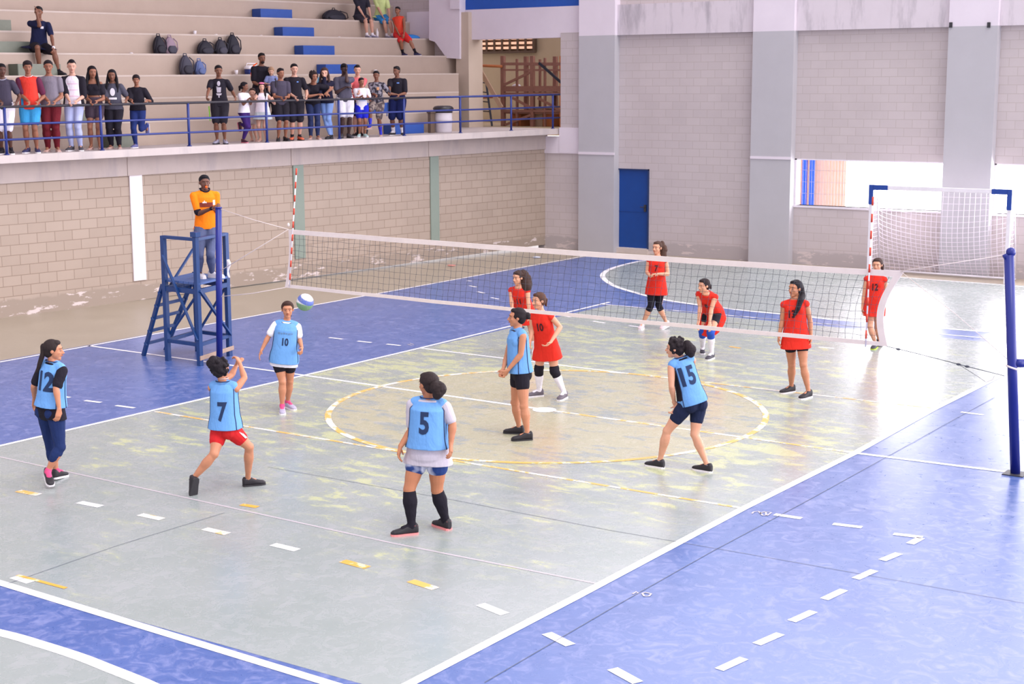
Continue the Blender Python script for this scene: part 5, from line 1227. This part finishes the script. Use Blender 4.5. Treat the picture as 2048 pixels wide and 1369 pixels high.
# ---- spectators along the railing
mJN = [NT('jeans %d' % i) for i in range(4)]
JE = {}
for w, c1, c2, k in zip(mJN, ((150, 160, 205), (26, 38, 92), (96, 130, 200), (34, 42, 78)), ((196, 200, 232), (44, 60, 120), (150, 176, 226), (50, 60, 100)), ('pale', 'navy', 'mid', 'dark')):
    JE[k] = w.out(w.mix(w.noise(4, 3, .5, stretch=(1, 1, .3)), srgb(c1), srgb(c2)), .85, .2)
RAILZ = 4.10
def spectator(px, top_py, label, skin, yaw=0, d=-.05, male=True, fat=.95, arms='rail', handpx=None, lean=.0, H=None, legs='stand', headyaw=None, headpitch=8, handz=RAILZ, hoff=0, zbase=None, grp='spectators at the railing', footspread=.07, sway=0.0, vox=.011):
    s_, _ = gs(px, 250, d); z0 = SLAB if zbase is None else zbase; P = G(s_, d, z0)
    # height from the photo's head line
    lo, hi = .6, 2.2
    for _ in range(30):
        m = (lo+hi)/2; q = Vector((P.x, P.y, P.z+m))-CAM; y = 684.5-F_PX*q.dot(CU)/q.dot(_f)
        if y > top_py: lo = m
        else: hi = m
    Hh = H or lo+abs(lean)*.25
    p = Person(label, Hh, skin, yaw, P, vox=vox, male=male, fat=fat, group=grp); H_ = Hh
    fr, lf = face_dir(yaw)
    pel = P+UP*.515*H_-fr*lean*.30+lf*sway; nk = pel+UP*(.315*H_*math.cos(lean))+fr*(.315*H_*math.sin(lean))-lf*sway*.6
    p.torso(pel, nk); hy = yaw+random.uniform(2, 26) if headyaw is None else headyaw; f2, l2 = face_dir(hy)
    p.head(nk+UP*.100*H_+fr*(.02+lean*.10)*H_+f2*.01, hy, headpitch)
    for sd, sg in (('L', 1), ('R', -1)):
        hip = p.hipL if sg > 0 else p.hipR; foot = P+lf*sg*footspread*H_*.7+UP*.05*max(H_, 1.2); td = (fr+lf*sg*.25).normalized()
        if legs == 'cross' and sg < 0: foot = P+lf*.05*H_+fr*.10+UP*.05*H_
        if legs == 'back' and sg > 0:
            kn = hip-UP*.24*H_+fr*.06; an = kn-fr*.20*H_+UP*.06+lf*.05; p.leg(sd, kn, an, (-UP*.8+fr*.2).normalized()); continue
        if legs == 'up' and sg < 0:
            kn = hip+fr*.20*H_-UP*.10*H_-lf*.03; an = kn-UP*.24*H_+fr*.02; p.leg(sd, kn, an, td); continue
        if legs == 'step' and sg > 0: foot += fr*.16; 
        if legs == 'step' and sg < 0: foot -= fr*.10
        kn, an = p.ik(hip, foot, .250*H_, .245*H_, fr); p.leg(sd, kn, an, td)
    rl_ = lambda x: (lambda ss: G(ss, -.35, handz))(gs(x, 215, -.35)[0])
    if arms == 'rail':
        hx = handpx or (px-14, px+14); tg = sorted(hx); f0, _l0 = face_dir(0)
        own_left_is_right = lf.dot(RH) > 0
        for sd, x in ((('R', tg[0]), ('L', tg[1])) if own_left_is_right else (('L', tg[0]), ('R', tg[1]))):
            t_ = rl_(x)+GN*.05+UP*.045; p.arm_to(sd, t_, hint=(lf if sd == 'L' else -lf)*.38-UP*.8-fr*.5, curl=1.1, hd=(fr*.7-UP*.6).normalized())
    elif arms == 'down':
        for sd, sg in (('L', 1), ('R', -1)): p.arm_to(sd, (p.shL if sg > 0 else p.shR)-UP*.33*H_+lf*sg*.05, hint=-fr, curl=.6)
    elif callable(arms): arms(p, rl_)
    return p
def tee(p, c, name='t_shirt', hem=-.05, sl=.6, **k): return p.top(name, c, hem=hem, infl=.014, sleeve=sl, sl_r=.018, **k)
def colr(p, rgb, r=.012):
    b = MB(); b.tube([p.nk+p.up*.015*p.H+p.lf*.042*p.H*math.cos(a)+p.fr*.044*p.H*math.sin(a)-p.up*.022*p.H*max(0, math.sin(a)) for a in [i*PI/8 for i in range(17)]], r, 6); b.build('collar', cloth('collar %d %d' % rgb[:2], rgb), p.root, smooth=True)
DK = (92, 60, 50); MD = (150, 100, 78); LT = (206, 158, 138); BR = (124, 82, 64)
C = lambda n, *rgb: cloth(n, rgb)
cGREY = C('slate grey tee', 92, 88, 104); cBLK = C('black tee', 34, 30, 40); cWS = C('white shorts', 226, 220, 230); cKS = C('black shorts cloth', 38, 34, 42)
mSAN = skinm((196, 160, 150)); mSS = mat('sandal sole', (200, 180, 178), .7)
# 1
p = spectator(10, 128, 'person in dark grey polo and white shorts at the left end of the railing', DK, 10, handpx=(8, 36)); p.body(); p.face(); p.hair('short', (24, 22, 26)); tee(p, C('charcoal polo', 66, 60, 76)); colr(p, (150, 146, 160)); p.bottoms('shorts', cWS, .92, .03, 1.05); p.socks(cBLK, .9); p.shoes(mSH, mSOLE)
# 2
p = spectator(62, 122, 'person in red vest over maroon sleeves with red and blue shorts', MD, 10, handpx=(62, 79)); p.body(); p.face(); p.hair('fringe', (40, 30, 34)); tee(p, C('maroon shirt', 96, 40, 66), hem=.1, sl=.75); j = p.top('vest', C('red vest', 218, 62, 50), hem=-.12, infl=.022, lat=1.0, dep=1.05); colr(p, (226, 214, 222), .008)
p.bottoms('shorts', C('cyan shorts', 60, 150, 205), .70, .028, 1.05); p.mark(j, [[(-.15, -.5), (-.10, -.5), (-.10, .0), (-.15, .0)]], .1, .4, False, C('sky side panel', 60, 150, 205), 0, 'side_panel'); p.shoes(mat('navy trainer', (50, 48, 90), .6), mSOLE)
# 3
p = spectator(103, 121, 'person in grey t-shirt and maroon trousers with both hands on the rail', MD, 12, handpx=(102, 113), fat=1.0); p.body(); p.face(); p.hair('short', (34, 28, 32)); tee(p, C('mid grey tee', 124, 116, 128)); p.bottoms('trousers', C('maroon trousers', 104, 28, 38), 1, .018, 1.05, shank=.94); p.shoes(mSAN, mSS, kind='bare')
# 4
p = spectator(150, 121, 'person with a black quiff in a white shirt, black open jacket and pale jeans', LT, 5, handpx=(143, 156)); p.body(); p.face(); p.hair('quiff', (26, 22, 28)); j = tee(p, C('white pink tee', 232, 222, 232), sl=.7); jk = p.top('jacket', cBLK, hem=-.06, infl=.024, sleeve=.98, sl_r=.022, lat=1.04, dep=.80, longsl=False); p.mark(j, [[(-.10, y), (.12, y), (.12, y+.014), (-.10, y+.014)] for y in (-.12, 0, .12)], .1, .5, False, C('pink stripe band', 226, 180, 206), 0, 'chest_stripes')
p.bottoms('jeans', JE['pale'], 1, .014, 1.0, shank=.94); p.shoes(mat('dark canvas shoe', (70, 66, 74), .7), mSOLE)
# 5
p = spectator(189, 133, 'person with long black hair in a black off-shoulder top and dark shorts', MD, 8, male=False, handpx=(185, 197), sway=.02); p.body(); p.face(); p.hair('long', (26, 22, 28)); b = MB(); p.trunk(b, .45, .88, .02); 
for sd, sh in (('L', p.shL), ('R', p.shR)): b.seg(sh.lerp(p.J['e'+sd], .15), sh.lerp(p.J['e'+sd], .55), [(0, .064), (1, .07)])
b.build('blouse', cBLK, p.root, voxel=.011, sm=3); p.bottoms('shorts', C('dark print shorts', 74, 60, 72), .38, .022, 1.05, waist=.38); p.shoes(mSAN, mSS, kind='bare')
# 6
p = spectator(229, 140, 'person with long black hair in a grey t-shirt with a white print and black trousers', BR, 5, male=False, fat=1.08, handpx=(222, 256)); p.body(); p.face(); p.hair('long', (26, 22, 28)); j = tee(p, C('print tee grey', 76, 74, 88), sl=.7); p.mark(j, [[(.05*math.cos(a*PI/6), .08*math.sin(a*PI/6)+.02) for a in range(12)], [(-.08, -.13), (.08, -.13), (.08, -.09), (-.08, -.09)]], .1, .62, False, mWHTc, .01, 'white_print'); p.bottoms('trousers', cBLK, 1, .016, 1.05, shank=.94); p.shoes(mSAN, mSS, kind='bare')
# 7
p = spectator(277, 150, 'person in black sweater and navy jeans standing on one leg at the rail', MD, 0, handpx=(268, 297), legs='back'); p.body(); p.face(); p.hair('fringe', (36, 28, 32)); p.top('sweater', cBLK, hem=0, infl=.02, sleeve=1.0, sl_r=.02, longsl=False); p.bottoms('jeans', JE['navy'], 1, .015, 1.0, shank=.94); p.shoes(mat('slate trainer', (104, 104, 150), .7), mSOLE)
# 8
p = spectator(441, 131, 'person in black t-shirt with a white skeleton print, arms spread on the rail', BR, 6, handpx=(416, 475)); p.body(); p.face(); p.hair('short', (28, 24, 28)); j = tee(p, cBLK, hem=-.12, sl=.65)
p.mark(j, [[(.035*math.cos(a*PI/6), .055*math.sin(a*PI/6)+.14) for a in range(12)], [(-.05, .06), (.05, .06), (.04, -.05), (-.04, -.05)], [(-.06, -.07), (.06, -.07), (.045, -.11), (-.045, -.11)], [(-.012, -.11), (.012, -.11), (.012, -.16), (-.012, -.16)], [(-.055, .075), (-.02, .075), (-.02, .065), (-.055, .065)]], .1, .55, False, mGRYc, .0, 'white_print')
p.bottoms('shorts', cKS, .9, .03, 1.05); b = MB(); hp_, kn_ = p.hipR, p.J['kR']; b.tube([hp_.lerp(kn_, q)-p.hl*(.092*p.H*(1-.22*q)) for q in (.1, .4, .7, .88)], .012, 6); b.build('side_stripe', mat('lime stripe', (140, 222, 60), .7), p.root, smooth=True); p.shoes(mat('grey trainer', (150, 146, 166), .7), mSOLEK)
# 9
p = spectator(489, 165, 'person, a child with a ponytail, white shirt and purple leggings', BR, 60, male=False, handpx=(503, 508), headyaw=75, legs='back', fat=.95); p.body(); p.face(); p.hair('tied', (28, 24, 30), [p.hp(0, -.42, .1), p.hp(0, -.62, -.1), p.hp(0, -.60, -.6)], .035); tee(p, C('white child shirt', 230, 224, 232), sl=.6); p.bottoms('leggings', C('purple leggings', 62, 36, 104), 1, .012, shank=.85); p.shoes(mat('black pink shoe', (70, 30, 50), .6), mat('pink sole', (220, 130, 150), .6))
# 10 behind
p = spectator(508, 178, 'person, a small child in pale shorts half hidden between two girls', LT, -20, d=.25, male=False, arms='down'); p.body(); p.face(); p.hair('short', (64, 46, 42)); tee(p, C('cream shirt', 214, 206, 212)); p.bottoms('shorts', C('pale print shorts', 196, 180, 176), .6, .02, 1.05); p.shoes(mSAN, mSS, kind='bare')
# 11
p = spectator(526, 166, 'person, a girl in white sleeveless top, pale skirt and pink cap', LT, -5, male=False, handpx=(515, 548), fat=1.1); p.body(); p.face(); p.hair('long', (34, 28, 34)); p.top('sleeveless_top', C('white top', 236, 226, 236), hem=-.05, infl=.016); p.skirt('skirt', C('pale green skirt', 190, 196, 200), -.42, .2, .05)
b = MB(); p.hell(b, (0, -.02, .46), (.36, .36, .12), 16, 8); p.hell(b, (0, .2, .46), (.28, .22, .05), 16, 8); b.build('cap', mat('pink cap', (224, 116, 156), .8), p.root, voxel=.01, sm=2); p.shoes(mSAN, mSS, kind='bare')
# 12
p = spectator(563, 138, 'person in charcoal t-shirt and black shorts with a backpack strap', MD, 20, handpx=(566, 574), lean=.05); p.body(); p.face(); p.hair('short', (38, 30, 34)); tee(p, C('charcoal tee', 72, 66, 82)); p.bottoms('shorts', cKS, .85, .028, 1.05); p.shoes(mSH, mSOLEK)
b = MB(); q = p.nk+p.lf*-.07*p.H+p.up*.02*p.H; b.tube([q-p.fr*.05, q+p.up*.015, q+p.fr*.075*1.3-p.up*.06, p.pel.lerp(p.nk, .55)-p.lf*.085*p.H+p.fr*.06, p.pel.lerp(p.nk, .4)-p.lf*.1*p.H], .014, 6); b.build('backpack_strap', mSH, p.root, smooth=True)
# 13
p = spectator(591, 128, 'person in black v-neck, long black shorts and orange trainers', LT, 15, handpx=(594, 616), fat=1.02); p.body(); p.face(); p.hair('short', (26, 22, 26)); j = tee(p, cBLK, hem=-.1); p.mark(j, [[(-.02, 0), (.02, 0), (.02, .02), (-.02, .02)]], .02, .78, False, mat('blue logo', (110, 150, 225), .7), .06, 'chest_logo'); p.bottoms('shorts', cKS, .95, .032, 1.05); p.socks(cKS, .88); p.shoes(mat('orange trainer', (206, 100, 70), .7), mSOLEK)
# 14
def lean14(p, rl_):
    for sd, x, hd in (('R', 640, 1), ('L', 652, 1)):
        p.arm_to(sd, rl_(x)+GN*.04+UP*.09, hint=-UP*.2+(p.lf if sd == 'L' else -p.lf), curl=1.1, hd=RH)
p = spectator(628, 155, 'person with big curly hair in black t-shirt and dark jeans, leaning low over the rail', MD, 12, male=False, arms=lean14, lean=.55, headpitch=14, H=1.62); p.body(); p.face(); p.hair('curly', (44, 32, 32)); tee(p, cBLK); p.bottoms('jeans', JE['dark'], 1, .014, shank=.94); p.shoes(mSAN, mSS, kind='bare')
# 15
def arm15(p, rl_):
    p.arm_to('R', rl_(644)+GN*.05+UP*.05, curl=1.1, hd=-UP); p.arm_to('L', p.hp(0, .5, -.35), hint=-UP*1.0+p.fr*.3, curl=.8, hd=UP)
p = spectator(656, 140, 'person with long hair in navy hoodie and blue jeans, chin on her hand', LT, -10, male=False, arms=arm15, lean=.2, headpitch=12, H=1.64, legs='cross', sway=-.05); p.body(); p.face(); p.hair('long', (70, 50, 48)); j = p.top('hoodie', C('navy hoodie', 28, 26, 48), hem=0, infl=.022, sleeve=1.0, sl_r=.022, longsl=True); p.mark(j, [[(-.08, 0), (.08, 0), (.08, .03), (-.08, .03)]], .03, .74, False, mat('orange lettering', (214, 106, 60), .7), .05, 'lettering'); p.bottoms('jeans', JE['mid'], 1, .013, shank=.94); p.shoes(mSH, mSOLEK)
b = MB(); q = p.shL.lerp(p.J['eL'], .1)*0+p.nk-p.lf*.10*p.H+p.up*.0; b.tube([q-p.fr*.04, q+p.up*.045, q+p.fr*.09-p.up*.06], .022, 8); b.build('shoulder_strap', mat('sky blue strap', (130, 190, 226), .7), p.root, smooth=True)
# 16
def arm16(p, rl_):
    p.arm_to('L', p.hp(-.0, .45, -.05)+p.lf*.03, hint=-UP+p.lf*.3, curl=.3, hd=UP); p.arm_to('R', p.pel.lerp(p.nk, .55)+p.fr*.16+p.lf*.02, hint=-UP-p.lf*.6, curl=.7, hd=p.lf)
p = spectator(690, 128, 'person in dark grey t-shirt and white shorts rubbing his eyes, head bowed', (70, 48, 46), 15, arms=arm16, headpitch=22, fat=1.05); p.body(); p.face((20, 16, 18)); p.hair('short', (22, 20, 26)); tee(p, C('heather grey tee', 84, 80, 96), hem=-.08, sl=.7); p.bottoms('shorts', cWS, .82, .03, 1.08); p.shoes(mat('grey black shoe', (70, 66, 74), .7), mSOLEK)
# 17
p = spectator(717, 131, 'person in coral pink shirt standing behind the boy in white', LT, 5, d=.30, handpx=(706, 712), handz=4.0); p.body(); p.face(); p.hair('quiff', (40, 32, 34)); tee(p, C('coral shirt', 226, 112, 118)); p.bottoms('shorts', cKS, .8, .03, 1.05); p.shoes(mSH, mSOLE)
# 18
p = spectator(724, 156, 'person, a boy in white t-shirt and royal blue shorts before the coral shirt', MD, 10, handpx=(728, 738)); p.body(); p.face(); p.hair('short', (34, 28, 32)); j = tee(p, C('white boy shirt', 232, 226, 236), hem=-.16, sl=.6); p.mark(j, [[(-.07, 0), (.09, 0), (.09, .03), (-.07, .03)]], .03, .3, False, mat('faint blue print', (170, 180, 214), .8), 0, 'print'); p.bottoms('shorts', C('royal shorts', 36, 44, 200), .62, .026, 1.06); p.shoes(mat('teal trainer', (170, 196, 196), .7), mSOLE)
# 19
w = NT('mottled tee'); m19 = w.out(w.mix(w.ramp(w.noise(16, 3, .5), .45, .55), srgb((52, 48, 60)), srgb((138, 132, 142))), .85, .2)
w = NT('camouflage'); mcam = w.out(w.mix(w.ramp(w.noise(12, 2, .4), .46, .54), srgb((88, 76, 78)), srgb((150, 136, 130))), .85, .2)
p = spectator(755, 142, 'person in mottled grey t-shirt and camouflage shorts with one foot up on the rail', BR, -8, handpx=(757, 801), legs='up'); p.body(); p.face(); p.hair('short', (30, 26, 30)); j = tee(p, m19, hem=0, sl=.8); p.mark(j, [[(-.03, -.03), (.03, -.03), (.03, .04), (-.03, .04)]], .03, .68, False, mat('tan pocket', (206, 150, 110), .8), .05, 'pocket'); p.bottoms('shorts', mcam, .9, .026, 1.05); p.socks(mat('royal sock', (50, 50, 190), .8), .55); p.shoes(mSAN, mSS, kind='bare')
# 20
p = spectator(796, 133, 'person in black polo and navy shorts with white socks, last one at the railing', BR, -12, handpx=(781, 801), fat=1.05, headyaw=-30, footspread=.10); p.body(); p.face(); p.hair('short', (28, 24, 28)); j = tee(p, cBLK, hem=-.04, sl=.8); p.mark(j, [[(-.03, 0), (.03, 0), (.03, .025), (-.03, .025)]], .03, .76, False, mat('blue logo', (110, 150, 225), .7), .05, 'chest_logo'); p.bottoms('shorts', C('navy long shorts', 26, 34, 84), .98, .035, 1.06); b = MB(); hp_, kn_ = p.hipR, p.J['kR']; b.tube([hp_.lerp(kn_, q)-p.hl*(.096*p.H*(1-.20*q)) for q in (.1, .4, .7, .95)], .013, 6); b.build('side_stripe', mat('sky stripe', (90, 130, 220), .7), p.root, smooth=True); p.socks(mWHTc, .72, infl=.012); p.shoes(mSH, mSOLE)

# ---- people sitting on the bleachers
def sitter(px, k, top_py, label, skin, yaw, H, dd=.25, male=True, footdrop=1, kneespread=.10, lean=.15, headyaw=None, headpitch=5, grp='people sitting on the bleachers', seatoff=0.0, foot=(.0, .0), vox=.011, fat=1.0):
    """sits on the edge of step k (its tread in front of riser k+1); feet on the tread footdrop steps lower"""
    d = D0+TR*k+.14; s_, _ = gs(px, 100, d); seat = tops[k]; P = G(s_, d, seat)
    p = Person(label, H, skin, yaw, P, vox=vox, male=male, group=grp, fat=fat); fr, lf = face_dir(yaw); out_ = -GN
    pel = P+UP*(.075*H+seatoff); nk = pel+UP*.315*H*math.cos(lean)+out_*.315*H*math.sin(lean)
    p.torso(pel, nk, None); f2, l2 = face_dir(headyaw if headyaw is not None else yaw); p.head(nk+UP*.10*H+f2*.02*H+out_*lean*.06, headyaw if headyaw is not None else yaw, headpitch)
    for i, (sd, sg) in enumerate((('L', 1), ('R', -1))):
        hip = p.hipL if sg > 0 else p.hipR; z = seat-RS*footdrop
        ft_ = G((P-GO).dot(GT), D0+TR*k-.22-foot[i], z)+lf*sg*kneespread+UP*.05*H
        kn, an = p.ik(hip, ft_, .250*H, .245*H, UP+fr*.4); p.leg(sd, kn, an, (out_+lf*sg*.2).normalized())
    return p
# seated man, upper left
p = sitter(78, 3, 0, 'person in navy polo sitting high on the bleachers, one hand to his face', BR, 8, 1.78, kneespread=.20, lean=.12)
p.leg('R', p.J['kR']+UP*.10, p.J['aR'], p.J['tR'])
p.arm_to('R', p.hp(-.1, .5, -.1), hint=-UP, curl=.5, hd=UP); p.arm_to('L', p.J['kL']+UP*.06, hint=p.lf-UP*.2, curl=.7, hd=(p.fr-UP).normalized())
p.body(); p.face(); p.hair('short', (34, 30, 34)); j = tee(p, C('navy polo', 30, 34, 66), sl=.7); p.mark(j, [[(-.03, 0), (.03, 0), (.03, .05), (-.03, .05)]], .03, .72, False, mWHTc, .08, 'badge'); p.bottoms('shorts', cKS, .85, .025, 1.05); p.socks(cKS, .92); p.shoes(mSH, mSOLEK)
b = MB(); b.seg(p.J['wL'], p.J['wL'].lerp(p.J['eL'], .08), [(0, .032), (1, .032)]); b.build('wrist_band', mWHTc, p.root, smooth=True)
# man with toddler
p = sitter(518, 1, 83, 'person in black shirt with orange shoulder stripe, seated and holding a toddler', BR, 25, 1.76, lean=.12, headyaw=30, kneespread=.08)
p.arm_to('R', p.J['kR'].lerp(p.hipR, .35)+UP*.13, hint=-UP-p.lf*.4, curl=.8, hd=(p.lf+p.fr).normalized()); p.arm_to('L', p.J['kL'].lerp(p.hipL, .3)+UP*.16+p.lf*.0, hint=-UP+p.lf*.3, curl=.8, hd=-p.lf)
p.body(); p.face(); p.hair('short', (30, 26, 28)); tee(p, cBLK, sl=.8, name='shirt'); b = MB(); p.hell(b, (0, .26, -.36), (.20, .18, .17), 12, 7); b.build('beard', hairm('beard', (40, 30, 30)), p.root, voxel=.009, sm=2)
b = MB(); b.tube([p.nk-p.lf*.06*p.H+p.up*.036*p.H+p.fr*.01, p.shR+p.up*.052*p.H*.9, p.shR.lerp(p.J['eR'], .35)-p.lf*.055, p.shR.lerp(p.J['eR'], .75)-p.lf*.045+p.fr*.02], [.014, .02, .02, .014], 8); b.build('shoulder_stripe', mat('orange stripe', (255, 96, 36), .7), p.root, smooth=True)
p.bottoms('trousers', C('black trousers', 40, 36, 48), 1, .02, 1.03, shank=.94); p.shoes(mSH, mSOLEK); man = p
# toddler on his lap
q = man.J['kL'].lerp(man.hipL, .40)+UP*.075+man.lf*.05
t = Person('person, a blond toddler in blue print shirt on the lap of a man', .90, (214, 168, 146), 10, q, vox=.009, male=True, group='people sitting on the bleachers')
t.torso(q+UP*.06, q+UP*.06+UP*.26); t.head(t.nk+UP*.105+t.fr*.01, 5, 12)
for sd, sg in (('L', 1), ('R', -1)):
    hip = t.hipL if sg > 0 else t.hipR; kn = hip+t.fr*.19+t.lf*sg*.02+UP*.02; t.leg(sd, kn, kn-UP*.19+t.fr*.02, t.fr); t.arm_to(sd, hip+t.fr*.12+UP*.08, hint=t.lf*sg-UP, curl=.8)
t.body(); t.face(); t.hair('fringe', (176, 140, 112)); tee(t, C('blue print shirt', 130, 140, 186)); t.bottoms('shorts', C('denim baby shorts', 96, 112, 160), .6, .014, 1.05); t.socks(mWHTc, .8); t.shoes(mSH, mSOLE)
# boy in red, upper right
p = sitter(800, 4, -22, 'person in red vest and red shorts sitting on the upper rows', MD, -20, 1.55, lean=-.1, kneespread=.12, foot=(.1, -.1))
p.arm_to('R', p.J['kR']+UP*.05, hint=-p.lf-UP, curl=.8); p.arm_to('L', p.J['kR']+UP*.10+p.lf*.1, hint=p.lf-UP, curl=.8)
p.body(); p.face(); p.hair('short', (36, 30, 34)); p.top('vest', C('red basket vest', 222, 72, 52), hem=-.02, infl=.016); p.bottoms('shorts', C('red basket shorts', 212, 50, 50), .9, .03, 1.05); p.socks(mBLKc, .7); p.shoes(mat('navy trainer', (50, 48, 90), .6), mSOLE)
s_, _ = gs(820, 40, D0+TR*4+.3); q = G(s_, D0+TR*4+.3, tops[4]); b = MB(); b.rings([(q+UP*z, GT, GN, r*1.4, r, r) for z, r in ((0, .20), (.04, .21), (.09, .16), (.12, .06))], 14, 3); tag(b.build('folded_cloth', mat('bright blue cloth', (50, 130, 210), .8), base=q, smooth=True), 'bright blue cloth bundle beside the boy in red', 'cloth')
for px, lab, c, sc_, yw in ((762, 'person in blue shorts beside the boy in red, only legs in view', (60, 140, 205), (206, 220, 150), -5), (722, 'person in dark shorts with bare legs, farther from the boy in red', (60, 56, 66), (44, 42, 54), 20)):
    p = sitter(px, 5, -60, lab, LT, yw, 1.6, kneespread=.08, lean=.1); 
    for sd in 'LR': p.arm_to(sd, p.J['k'+sd]+UP*.05, curl=.8)
    p.body(); p.face(); p.hair('short', (36, 30, 34)); tee(p, C('tee%d' % px, *sc_)); p.bottoms('shorts', C('short%d' % px, *c), .75, .026, 1.05); p.socks(mWHTc, .85); p.shoes(mat('grey trainer', (150, 146, 166), .7), mSOLEK)

# ------------------------------------------------------------------ finish
bake()
finish_marks() if 'finish_marks' in globals() else None
for o in S.objects:
    if '_b' in o: del o['_b']
